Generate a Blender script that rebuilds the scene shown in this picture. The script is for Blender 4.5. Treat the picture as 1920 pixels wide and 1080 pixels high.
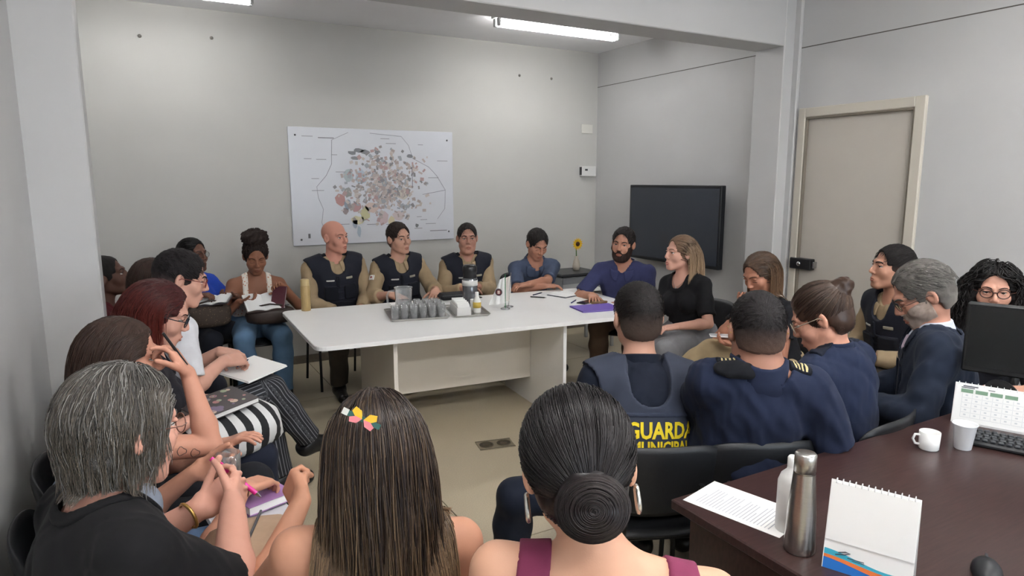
import bpy, math, random
import numpy as np
from mathutils import Matrix, Vector

# ------------------------------------------------------------------ scene, camera, world, exposure
for _o in list(bpy.data.objects):
    bpy.data.objects.remove(_o)
SC = bpy.context.scene
COL = SC.collection
CAM_R = ((0.8718, 0.0797, -0.4834), (-0.4899, 0.1388, -0.8606), (-0.0015, 0.9871, 0.1601))
cam_data = bpy.data.cameras.new('camera')
cam_data.sensor_width = 36.0
cam_data.lens = 1247 / 1920 * 36.0
cam_data.clip_start = 0.05
cam = bpy.data.objects.new('camera', cam_data)
COL.objects.link(cam)
_m = Matrix(CAM_R).to_4x4()
_m.translation = (0, 0, 1.65)
cam.matrix_world = _m
SC.camera = cam
world = bpy.data.worlds.new('world')
SC.world = world
world.use_nodes = True
world.node_tree.nodes['Background'].inputs[0].default_value = (0.80, 0.90, 1.0, 1)
world.node_tree.nodes['Background'].inputs[1].default_value = 2.1
SC.view_settings.view_transform = 'Standard'
SC.view_settings.look = 'None'
SC.view_settings.gamma = 1.0
SC.view_settings.use_curve_mapping = False
SC.view_settings.exposure = 1.50
SC.cycles.diffuse_bounces = 5
SC.cycles.max_bounces = 8
TUBE_STRENGTH = 26.0
TUBE_COLOUR = (1.0, 0.985, 0.965)
# an added, unseen window behind the camera fills the fronts with sky light; the portal only guides sampling
FILL_WIN = (.5, 3.9, .95, 2.35)      # x0, x1, z0, z1 on the rear wall
portal = bpy.data.lights.new('fill_window_portal', 'AREA'); portal.shape = 'RECTANGLE'; portal.size = FILL_WIN[1] - FILL_WIN[0]; portal.size_y = FILL_WIN[3] - FILL_WIN[2]
portal.cycles.is_portal = True
_po = bpy.data.objects.new('fill_window_portal', portal); COL.objects.link(_po)
_po.location = ((FILL_WIN[0] + FILL_WIN[1]) / 2, -2.62, (FILL_WIN[2] + FILL_WIN[3]) / 2); _po.rotation_euler = (math.radians(90), 0, 0)

rng = random.Random(11)
# ------------------------------------------------------------------ materials
MATS = {}
def srgb(r, g, b):
    f = lambda c: (c / 255 / 12.92) if c / 255 <= 0.04045 else ((c / 255 + 0.055) / 1.055) ** 2.4
    return (f(r), f(g), f(b))
def mat(name, col, rough=0.6, metal=0.0, noise=0.0, nscale=40, bump=0.0, bscale=200, spec=0.5, trans=0.0,
        attr=False, coat=0.0, sheen=0.0, ior=1.45, alpha=1.0, stretch=None, emit=None):
    if name in MATS: return MATS[name]
    m = bpy.data.materials.new(name); m.use_nodes = True
    nt = m.node_tree; b = nt.nodes['Principled BSDF']
    c = srgb(*col)
    b.inputs['Base Color'].default_value = (*c, 1)
    b.inputs['Roughness'].default_value = rough
    b.inputs['Metallic'].default_value = metal
    b.inputs['Specular IOR Level'].default_value = spec
    b.inputs['IOR'].default_value = ior
    b.inputs['Transmission Weight'].default_value = trans
    b.inputs['Coat Weight'].default_value = coat
    b.inputs['Sheen Weight'].default_value = sheen
    b.inputs['Alpha'].default_value = alpha
    if emit:
        b.inputs['Emission Color'].default_value = (*emit[0], 1); b.inputs['Emission Strength'].default_value = emit[1]
    tc = nt.nodes.new('ShaderNodeTexCoord')
    vec = tc.outputs['Object']
    if stretch:
        mp = nt.nodes.new('ShaderNodeMapping'); mp.inputs['Scale'].default_value = stretch
        nt.links.new(vec, mp.inputs['Vector']); vec = mp.outputs['Vector']
    src = None
    if attr:
        a = nt.nodes.new('ShaderNodeVertexColor'); a.layer_name = 'Col'; src = a.outputs['Color']
        nt.links.new(src, b.inputs['Base Color'])
    if noise > 0:
        n = nt.nodes.new('ShaderNodeTexNoise'); n.inputs['Scale'].default_value = nscale; n.inputs['Detail'].default_value = 5
        nt.links.new(vec, n.inputs['Vector'])
        mr = nt.nodes.new('ShaderNodeMapRange'); mr.inputs['To Min'].default_value = 1 - noise; mr.inputs['To Max'].default_value = 1 + noise
        mr.inputs['From Min'].default_value = 0.3; mr.inputs['From Max'].default_value = 0.7
        nt.links.new(n.outputs['Fac'], mr.inputs['Value'])
        mx = nt.nodes.new('ShaderNodeVectorMath'); mx.operation = 'MULTIPLY'
        if src: nt.links.new(src, mx.inputs[0])
        else: mx.inputs[0].default_value = c
        nt.links.new(mr.outputs['Result'], mx.inputs[1])
        nt.links.new(mx.outputs[0], b.inputs['Base Color'])
    if bump > 0:
        n2 = nt.nodes.new('ShaderNodeTexNoise'); n2.inputs['Scale'].default_value = bscale; n2.inputs['Detail'].default_value = 3
        nt.links.new(vec, n2.inputs['Vector'])
        bp = nt.nodes.new('ShaderNodeBump'); bp.inputs['Strength'].default_value = bump; bp.inputs['Distance'].default_value = 0.004
        nt.links.new(n2.outputs['Fac'], bp.inputs['Height'])
        nt.links.new(bp.outputs['Normal'], b.inputs['Normal'])
    MATS[name] = m
    return m
def fabric(name, col, noise=0.08, rough=0.85):
    return mat(name, col, rough=rough, noise=noise, nscale=18, bump=0.12, bscale=700, spec=0.22, sheen=0.03)

# ------------------------------------------------------------------ object helpers
def tag(o, label=None, cat=None, group=None, kind=None):
    if label: o['label'] = label
    if cat: o['category'] = cat
    if group: o['group'] = group
    if kind: o['kind'] = kind
    return o
def empty(name, loc=(0, 0, 0), rz=0.0):
    o = bpy.data.objects.new(name, None); COL.objects.link(o)
    o.location = loc; o.rotation_euler = (0, 0, rz); o.empty_display_size = 0.1
    return o
def link(name, me, parent=None):
    o = bpy.data.objects.new(name, me); COL.objects.link(o)
    if parent is not None: o.parent = parent
    return o
def raw_mesh(name, V, F, mats, smooth=True, cols=None, fmat=None):
    me = bpy.data.meshes.new(name)
    V = np.asarray(V, dtype=np.float32)
    if isinstance(F, np.ndarray):
        k = F.shape[1]; nf = len(F)
        me.vertices.add(len(V)); me.vertices.foreach_set('co', V.ravel())
        me.loops.add(nf * k); me.loops.foreach_set('vertex_index', F.astype(np.int32).ravel())
        me.polygons.add(nf); me.polygons.foreach_set('loop_start', np.arange(0, nf * k, k, dtype=np.int32))
        me.update(calc_edges=True)
    else:
        me.from_pydata(V.tolist(), [], F)
    for m in (mats if isinstance(mats, (list, tuple)) else [mats]): me.materials.append(m)
    if fmat is not None: me.polygons.foreach_set('material_index', np.asarray(fmat, dtype=np.int32))
    me.polygons.foreach_set('use_smooth', np.full(len(me.polygons), bool(smooth)))
    if cols is not None:
        a = me.color_attributes.new('Col', 'FLOAT_COLOR', 'POINT')
        c = np.ones((len(V), 4), np.float32); c[:, :3] = cols
        a.data.foreach_set('color', c.ravel())
    me.update()
    return me

class MB:
    """collects simple shapes into one mesh"""
    def __init__(s): s.V = []; s.F = []; s.S = []; s.M = []
    def add(s, V, F, smooth=False, m=0):
        n = len(s.V); s.V += [tuple(v) for v in V]
        for f in F: s.F.append(tuple(i + n for i in f)); s.S.append(smooth); s.M.append(m)
        return s
    def box(s, lo, hi, bev=0.0, m=0, rot=None):
        x0, y0, z0 = lo; x1, y1, z1 = hi
        if bev <= 0:
            V = [(x0, y0, z0), (x1, y0, z0), (x1, y1, z0), (x0, y1, z0), (x0, y0, z1), (x1, y0, z1), (x1, y1, z1), (x0, y1, z1)]
            F = [(3, 2, 1, 0), (4, 5, 6, 7), (0, 1, 5, 4), (1, 2, 6, 5), (2, 3, 7, 6), (3, 0, 4, 7)]
            if rot: V = [rot(v) for v in V]
            return s.add(V, F, m=m)
        b = min(bev, (x1 - x0) * .49, (y1 - y0) * .49, (z1 - z0) * .49)
        V = []; F = []
        xs = (x0, x0 + b, x1 - b, x1); ys = (y0, y0 + b, y1 - b, y1); zs = (z0, z0 + b, z1 - b, z1)
        idx = {}
        def v(i, j, k):
            if (i, j, k) not in idx: idx[(i, j, k)] = len(V); V.append((xs[i], ys[j], zs[k]))
            return idx[(i, j, k)]
        mid = (1, 2)
        F += [(v(1, 1, 0), v(1, 2, 0), v(2, 2, 0), v(2, 1, 0)), (v(1, 1, 3), v(2, 1, 3), v(2, 2, 3), v(1, 2, 3)),
              (v(1, 0, 1), v(2, 0, 1), v(2, 0, 2), v(1, 0, 2)), (v(1, 3, 1), v(1, 3, 2), v(2, 3, 2), v(2, 3, 1)),
              (v(0, 1, 1), v(0, 1, 2), v(0, 2, 2), v(0, 2, 1)), (v(3, 1, 1), v(3, 2, 1), v(3, 2, 2), v(3, 1, 2))]
        for sy, jy in ((0, 1), (3, 2)):
            for sz, kz in ((0, 1), (3, 2)):
                f = (v(1, jy, sz), v(2, jy, sz), v(2, sy, kz), v(1, sy, kz)); F.append(f if (sy == 0) == (sz == 3) else f[::-1])
        for sx, ix in ((0, 1), (3, 2)):
            for sz, kz in ((0, 1), (3, 2)):
                f = (v(ix, 1, sz), v(ix, 2, sz), v(sx, 2, kz), v(sx, 1, kz)); F.append(f if (sx == 3) == (sz == 3) else f[::-1])
            for sy, jy in ((0, 1), (3, 2)):
                f = (v(ix, sy, 1), v(ix, sy, 2), v(sx, jy, 2), v(sx, jy, 1)); F.append(f if (sx == 0) == (sy == 0) else f[::-1])
                for sz, kz in ((0, 1), (3, 2)):
                    f = (v(ix, jy, sz), v(ix, sy, kz), v(sx, jy, kz))
                    flip = (sx == 3) ^ (sy == 3) ^ (sz == 3)
                    F.append(f if flip else f[::-1])
        if rot: V = [rot(q) for q in V]
        return s.add(V, F, m=m)
    def tube(s, pts, r, n=8, caps=True, smooth=True, m=0, flat=1.0):
        P = [Vector(p) for p in pts]; R = r if isinstance(r, (list, tuple)) else [r] * len(P)
        base = []; V = []; prev = None
        for i, p in enumerate(P):
            t = (P[min(i + 1, len(P) - 1)] - P[max(i - 1, 0)]).normalized()
            if prev is None:
                a = Vector((0, 0, 1)) if abs(t.z) < 0.9 else Vector((1, 0, 0))
                u = t.cross(a).normalized()
            else:
                u = (prev - t * prev.dot(t)).normalized()
            prev = u; w = t.cross(u)
            for k in range(n):
                a = 2 * math.pi * k / n
                V.append(p + (u * math.cos(a) + w * math.sin(a) * flat) * R[i])
        F = []
        for i in range(len(P) - 1):
            for k in range(n):
                F.append((i * n + k, i * n + (k + 1) % n, (i + 1) * n + (k + 1) % n, (i + 1) * n + k))
        s.add(V, F, smooth, m)
        if caps:
            s.add(V[:n], [tuple(range(n - 1, -1, -1))], False, m); s.add(V[-n:], [tuple(range(n))], False, m)
        return s
    def ring(s, c, rad, r, axis=(0, 1, 0), n=20, k=6, sx=1.0, sy=1.0, m=0, up=(0, 0, 1)):
        ax = Vector(axis).normalized(); u = Vector(up); u = (u - ax * u.dot(ax)).normalized(); w = ax.cross(u)
        V = []; F = []
        for i in range(n):
            a = 2 * math.pi * i / n
            d = w * math.cos(a) * sx + u * math.sin(a) * sy
            for j in range(k):
                b = 2 * math.pi * j / k
                V.append(Vector(c) + d * rad + (d.normalized() * math.cos(b) + ax * math.sin(b)) * r)
        for i in range(n):
            for j in range(k):
                F.append((i * k + j, ((i + 1) % n) * k + j, ((i + 1) % n) * k + (j + 1) % k, i * k + (j + 1) % k))
        return s.add(V, F, True, m)
    def lathe(s, prof, c=(0, 0, 0), n=24, smooth=True, m=0):
        V = []; F = []
        for r, z in prof:
            for k in range(n):
                a = 2 * math.pi * k / n
                V.append((c[0] + r * math.cos(a), c[1] + r * math.sin(a), c[2] + z))
        for i in range(len(prof) - 1):
            for k in range(n):
                F.append((i * n + k, i * n + (k + 1) % n, (i + 1) * n + (k + 1) % n, (i + 1) * n + k))
        return s.add(V, F, smooth, m)
    def ball(s, c, r, n=12, m=0, rot=None):
        rx, ry, rz = r if isinstance(r, (tuple, list)) else (r, r, r)
        V = []; F = []; h = n // 2
        for i in range(h + 1):
            t = math.pi * i / h
            for k in range(n):
                a = 2 * math.pi * k / n
                p = Vector((rx * math.sin(t) * math.cos(a), ry * math.sin(t) * math.sin(a), -rz * math.cos(t)))
                if rot: p = rot @ p
                V.append(p + Vector(c))
        for i in range(h):
            for k in range(n):
                F.append((i * n + k, i * n + (k + 1) % n, (i + 1) * n + (k + 1) % n, (i + 1) * n + k))
        return s.add(V, F, True, m)
    def poly(s, pts, z0, z1, m=0):
        n = len(pts); V = [(x, y, z0) for x, y in pts] + [(x, y, z1) for x, y in pts]
        F = [tuple(range(n - 1, -1, -1)), tuple(range(n, 2 * n))] + [(i, (i + 1) % n, n + (i + 1) % n, n + i) for i in range(n)]
        return s.add(V, F, False, m)
    def xf(s, fn, start=0):
        s.V[start:] = [tuple(fn(Vector(v))) for v in s.V[start:]]; return s
    def mesh(s, name, mats):
        me = bpy.data.meshes.new(name); me.from_pydata([tuple(v) for v in s.V], [], s.F)
        for m in (mats if isinstance(mats, (list, tuple)) else [mats]): me.materials.append(m)
        me.polygons.foreach_set('use_smooth', s.S); me.polygons.foreach_set('material_index', s.M)
        me.update(); return me
    def build(s, name, mats, parent=None):
        return link(name, s.mesh(name, mats), parent)
def text_mesh(txt, size, name='text', extrude=0.0, bold=0.0):
    cu = bpy.data.curves.new(name, 'FONT'); cu.body = txt; cu.size = size; cu.align_x = 'CENTER'; cu.align_y = 'CENTER'
    cu.extrude = extrude; cu.offset = bold; cu.resolution_u = 2
    o = bpy.data.objects.new(name, cu); COL.objects.link(o)
    dg = bpy.context.evaluated_depsgraph_get(); me = bpy.data.meshes.new_from_object(o.evaluated_get(dg))
    bpy.data.objects.remove(o); bpy.data.curves.remove(cu)
    V = np.array([v.co[:] for v in me.vertices], np.float32); F = [tuple(p.vertices) for p in me.polygons]
    bpy.data.meshes.remove(me)
    return V, F
# ------------------------------------------------------------------ implicit surfaces for bodies and clothes
f32 = np.float32
A3 = lambda *v: np.array(v if len(v) > 1 else v[0], f32)
def nrm(v):
    v = np.asarray(v, f32); return v / max(1e-9, float(np.linalg.norm(v)))
def smin(a, b, k):
    if k <= 0: return np.minimum(a, b)
    h = np.clip(0.5 + 0.5 * (b - a) / k, 0, 1)
    return b + (a - b) * h - k * h * (1 - h)
def smax(a, b, k): return -smin(-a, -b, k)
def cap(P, a, b, ra, rb, n=None, s=1.0):
    if n is not None:
        P = P + np.outer((P - a) @ n * (1 / s - 1), n).astype(f32)
        b = b + n * float((b - a) @ n) * (1 / s - 1)
    ba = b - a; pa = P - a
    h = np.clip((pa @ ba) / max(1e-9, float(ba @ ba)), 0, 1)
    q = pa - h[:, None] * ba
    d = np.sqrt(np.einsum('ij,ij->i', q, q)) - (ra + (rb - ra) * h)
    return d * min(1.0, s) if n is not None else d
def ell(P, c, r, R=None):
    q = P - c
    if R is not None: q = q @ R
    r = A3(r)
    u = q / r
    k0 = np.sqrt(u[:, 0] ** 2 + u[:, 1] ** 2 + u[:, 2] ** 2) + 1e-6
    w = u / r
    k1 = np.sqrt(w[:, 0] ** 2 + w[:, 1] ** 2 + w[:, 2] ** 2) + 1e-6
    return k0 * (k0 - 1) / k1
def rbox(P, c, R, hs, r):
    q = np.abs((P - c) @ R) - (A3(hs) - r)
    return np.linalg.norm(np.maximum(q, 0), axis=1) + np.minimum(q.max(axis=1), 0) - r
def bounded(fn, c, R):
    c = A3(c)
    def f(P):
        dc = np.linalg.norm(P - c, axis=1).astype(f32) - R
        m = dc < 0.03
        if m.any(): dc[m] = fn(P[m])
        return dc
    return f
def folds(P, f=14.0, seed=0.0):
    x, y, z = P[:, 0] * f + seed, P[:, 1] * f + seed * 1.7, P[:, 2] * f
    w = np.sin(0.9 * x + 1.3 * y + 0.7 * z); w2 = np.sin(1.1 * y - 0.8 * x + 1.4 * z + 2)
    return 0.6 * np.sin(2.1 * z + 1.5 * x + 1.6 * w) + 0.4 * np.sin(3.1 * x - 2.3 * y + 1.3 * z + 1.8 * w2)
def isosurf(f, lo, hi, h, proj=2, keep=None):
    lo = A3(lo); hi = A3(hi); s = 4
    nc = np.maximum(1, np.ceil((hi - lo) / (h * s)).astype(int))
    g = [lo[i] + (np.arange(nc[i]) + 0.5) * h * s for i in range(3)]
    C = np.stack(np.meshgrid(*g, indexing='ij'), -1).reshape(-1, 3).astype(f32)
    d = f(C).reshape(nc)
    act = np.abs(d) < h * s * 1.25
    if keep is not None:
        k_ = np.argwhere(act); act[tuple(k_.T)] = keep(C.reshape(*nc, 3)[tuple(k_.T)])
    n = nc * s + 1
    D = np.ones(n, f32)
    sg = np.where(d < 0, -1.0, 1.0).astype(f32)
    up = lambda a: a.repeat(s, 0).repeat(s, 1).repeat(s, 2)
    D[:-1, :-1, :-1] = up(sg)
    mk = np.zeros(n, bool); u = up(act)
    for i in (0, 1):
        for j in (0, 1):
            for k in (0, 1):
                mk[i:n[0] - 1 + i, j:n[1] - 1 + j, k:n[2] - 1 + k] |= u
    I = np.argwhere(mk)
    if len(I) == 0: return np.zeros((0, 3), f32), np.zeros((0, 4), int)
    D[mk] = f((lo + I * f32(h)).astype(f32))
    S = D < 0
    # active cells
    cnt = np.zeros(n - 1, np.int8)
    for i in (0, 1):
        for j in (0, 1):
            for k in (0, 1):
                cnt += S[i:n[0] - 1 + i, j:n[1] - 1 + j, k:n[2] - 1 + k]
    cell = np.argwhere((cnt > 0) & (cnt < 8))
    vid = np.full(n - 1, -1, np.int32); vid[tuple(cell.T)] = np.arange(len(cell))
    off = np.array([(i, j, k) for i in (0, 1) for j in (0, 1) for k in (0, 1)])
    val = np.stack([D[tuple((cell + o).T)] for o in off], 1)
    acc = np.zeros((len(cell), 3), f32); num = np.zeros(len(cell), f32)
    for a in range(8):
        for b in range(a + 1, 8):
            if np.abs(off[a] - off[b]).sum() != 1: continue
            va, vb = val[:, a], val[:, b]; m = (va < 0) != (vb < 0)
            t = va[m] / (va[m] - vb[m])
            acc[m] += off[a] + (off[b] - off[a]) * t[:, None]; num[m] += 1
    V = (lo + (cell + acc / num[:, None]) * h).astype(f32)
    Q = []
    for ax in range(3):
        sl0 = [slice(None)] * 3; sl1 = [slice(None)] * 3
        sl0[ax] = slice(0, -1); sl1[ax] = slice(1, None)
        e = S[tuple(sl0)] != S[tuple(sl1)]
        E_ = np.argwhere(e)
        b, c = (ax + 1) % 3, (ax + 2) % 3
        ok = (E_[:, b] > 0) & (E_[:, c] > 0) & (E_[:, b] < n[b] - 1) & (E_[:, c] < n[c] - 1)
        E_ = E_[ok]
        ins = S[tuple(E_.T)]
        def cid(db, dc):
            q = E_.copy(); q[:, b] += db; q[:, c] += dc; return vid[tuple(q.T)]
        q = np.stack([cid(-1, -1), cid(0, -1), cid(0, 0), cid(-1, 0)], 1)
        q[~ins] = q[~ins][:, ::-1]
        Q.append(q)
    Q = np.concatenate(Q)
    Q = Q[(Q >= 0).all(1)]
    e = h * 0.3
    for _ in range(proj):
        G = np.zeros_like(V); d0 = f(V)
        for k in range(3):
            o = np.zeros(3, f32); o[k] = e
            G[:, k] = (f(V + o) - d0) / e
        l = np.linalg.norm(G, axis=1) + 1e-6
        st = np.clip(d0 / l, -0.6 * h, 0.6 * h)
        V = (V - G / l[:, None] * st[:, None]).astype(f32)
    return V, Q

# ------------------------------------------------------------------ the human figure
def head_sdf(Q, jw=1.0, fat=0.0, fem=0.0, ears=True):
    ax = np.abs(Q[:, 0]); S = np.stack([ax, Q[:, 1], Q[:, 2]], 1).astype(f32)     # mirrored
    d = ell(Q, A3(0, -.016, .034), (.076, .097, .087))
    d = smin(d, ell(Q, A3(0, .026, -.034), (.061 * jw, .066, .076)), .03)
    d = smin(d, cap(S, A3(.046 * jw, .002, -.062), A3(.018, .066, -.098), .020 + fat * .01, .015), .03)
    d = smin(d, cap(S, A3(0, .074, -.098), A3(.01, .073, -.098), .017, .016), .02)
    if fat > 0: d = smin(d, ell(Q, A3(0, .02, -.095), (.055, .055, .04)), .03)
    d = smin(d, ell(S, A3(.04, .056, -.026), (.027, .026, .027)), .02)
    d = smin(d, cap(S, A3(.012, .086 - fem * .003, .029), A3(.044, .068, .028), .011, .010), .014)
    d = smax(d, -ell(S, A3(.031, .098, .006), (.019, .016, .012)), .012)
    d = smin(d, cap(Q, A3(0, .088, .018), A3(0, .109 - fem * .003, -.024), .0075, .0105), .010)
    d = smin(d, ell(S, A3(.011, .098, -.030), (.0085, .011, .0075)), .006)
    d = smin(d, ell(Q, A3(0, .082, -.066), (.027, .017, .019)), .015)
    d = smin(d, ell(Q, A3(0, .093, -.0605), (.021, .0085, .0055)), .005)
    d = smin(d, ell(Q, A3(0, .091, -.0725), (.018, .009, .0065)), .005)
    d = smax(d, -ell(Q, A3(0, .104, -.0665), (.021, .008, .0018)), .003)
    d = smin(d, ell(S, A3(.032, .080, .0135), (.0165, .0085, .0055)), .004)       # upper lid
    d = smin(d, ell(S, A3(.032, .079, -.0015), (.0155, .008, .0035)), .004)       # lower lid
    if ears:
        e = ell(S, A3(.079, -.012, -.003), (.011, .019, .031), EAR_R)
        e = smax(e, -ell(S, A3(.090, -.006, .002), (.008, .011, .018), EAR_R), .006)
        d = smin(d, e, .007)
    return d
_c, _s = math.cos(.45), math.sin(.45)
EAR_R = np.array([[_c, -_s, 0], [_s, _c, 0], [0, 0, 1]], f32)
def rot3(yaw, pitch, roll):
    """columns = head axes in body frame; yaw>0 turns to the person's left, pitch>0 looks up, roll>0 tips to the right"""
    return np.array((Matrix.Rotation(yaw, 3, 'Z') @ Matrix.Rotation(pitch, 3, 'X') @ Matrix.Rotation(roll, 3, 'Y')), f32)

def ik(S, W, l1, l2, hint):
    v = W - S; L = float(np.linalg.norm(v)); t = L / (l1 + l2)
    if t > .985: l1 *= t / .985; l2 *= t / .985
    v = v / L
    a = (l1 * l1 - l2 * l2 + L * L) / (2 * L); hh = math.sqrt(max(1e-6, l1 * l1 - a * a))
    p = nrm(hint - v * float(hint @ v))
    return S + v * a + p * hh

class Hand:
    def __init__(s, W, d, n, side, curl=0.5, spread=1.0, thumb=0.3, size=1.0, index=None):
        s.W = W; s.d = d = nrm(d); n = A3(n); s.n = n = nrm(n - d * float(n @ d))
        s.T = T = np.cross(d, n) * (1 if side > 0 else -1); T = s.T = nrm(T)
        s.z = size; s.R = np.stack([d, T, n], 1).astype(f32)
        s.segs = []
        for i in range(4):
            b = W + (d * .086 + T * (.029, .0095, -.010, -.029)[i] - n * .002) * size
            L = (.070, .078, .073, .058)[i] * size
            dr = nrm(d + T * (.13, .03, -.06, -.17)[i] * spread)
            c = curl if not (index is not None and i == 0) else index
            r = (.0088, .009, .0087, .0078)[i] * size
            p = b; ang = 0
            for fr, da in ((.46, .5), (.31, .75), (.23, .5)):
                ang += c * da
                q = p + (dr * math.cos(ang) + n * math.sin(ang)) * L * fr
                s.segs.append((p, q, r, r * .9)); r *= .9; p = q
        b = W + (d * .022 + T * .024 + n * .004) * size
        dr = nrm(d * .75 + T * .75 * (1 - thumb * .5) + n * .25)
        for L, r, k in ((.042, .0125, 0), (.034, .0105, .3), (.027, .0092, .5)):
            dr = nrm(dr + (n * .6 - T * .5) * k * thumb * 1.6)
            q = b + dr * L * size; s.segs.append((b, q, r * size, r * .9 * size)); b = q
    def f(s, P):
        z = s.z
        d = rbox(P, s.W + s.d * .048 * z, s.R, (.046 * z, .040 * z, .0145 * z), .0135 * z)
        d = smin(d, cap(P, s.W + (s.d * .02 + s.T * .018) * z, s.W + (s.d * .055 + s.T * .03) * z, .014 * z, .012 * z), .008)
        for a, b, ra, rb in s.segs: d = smin(d, cap(P, a, b, ra, rb), .0035)
        return d
    def sdf(s): return bounded(s.f, s.W + s.d * .085 * s.z, .15)

def tri_tubes(paths, rad, nseg_cols, name, mt, parent, k=3, taper=0.35):
    """paths (N,T,3): thin closed-section tubes, one mesh; nseg_cols (N,T,3) colours"""
    N, T, _ = paths.shape
    t = np.gradient(paths, axis=1); t /= np.linalg.norm(t, axis=2, keepdims=True) + 1e-9
    a = np.zeros_like(t); a[..., 0] = .35; a[..., 1] = .8; a[..., 2] = .5
    u = np.cross(t, a); u /= np.linalg.norm(u, axis=2, keepdims=True) + 1e-9
    w = np.cross(t, u)
    prof = np.minimum(1, np.linspace(1, 0, T) / taper * .8 + .2)[None, :, None]
    R = (rad[:, None, None] if isinstance(rad, np.ndarray) else rad) * prof
    V = np.stack([paths + (u * math.cos(2 * math.pi * i / k) + w * math.sin(2 * math.pi * i / k)) * R for i in range(k)], 2)
    V = V.reshape(-1, 3)
    base = (np.arange(N)[:, None] * T + np.arange(T - 1)[None]).reshape(-1) * k
    F = np.concatenate([np.stack([base + i, base + (i + 1) % k, base + k + (i + 1) % k, base + k + i], 1) for i in range(k)])
    C = np.repeat(nseg_cols.reshape(-1, 3), k, 0)
    return link(name, raw_mesh(name, V, F, mt, True, C), parent)

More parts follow.
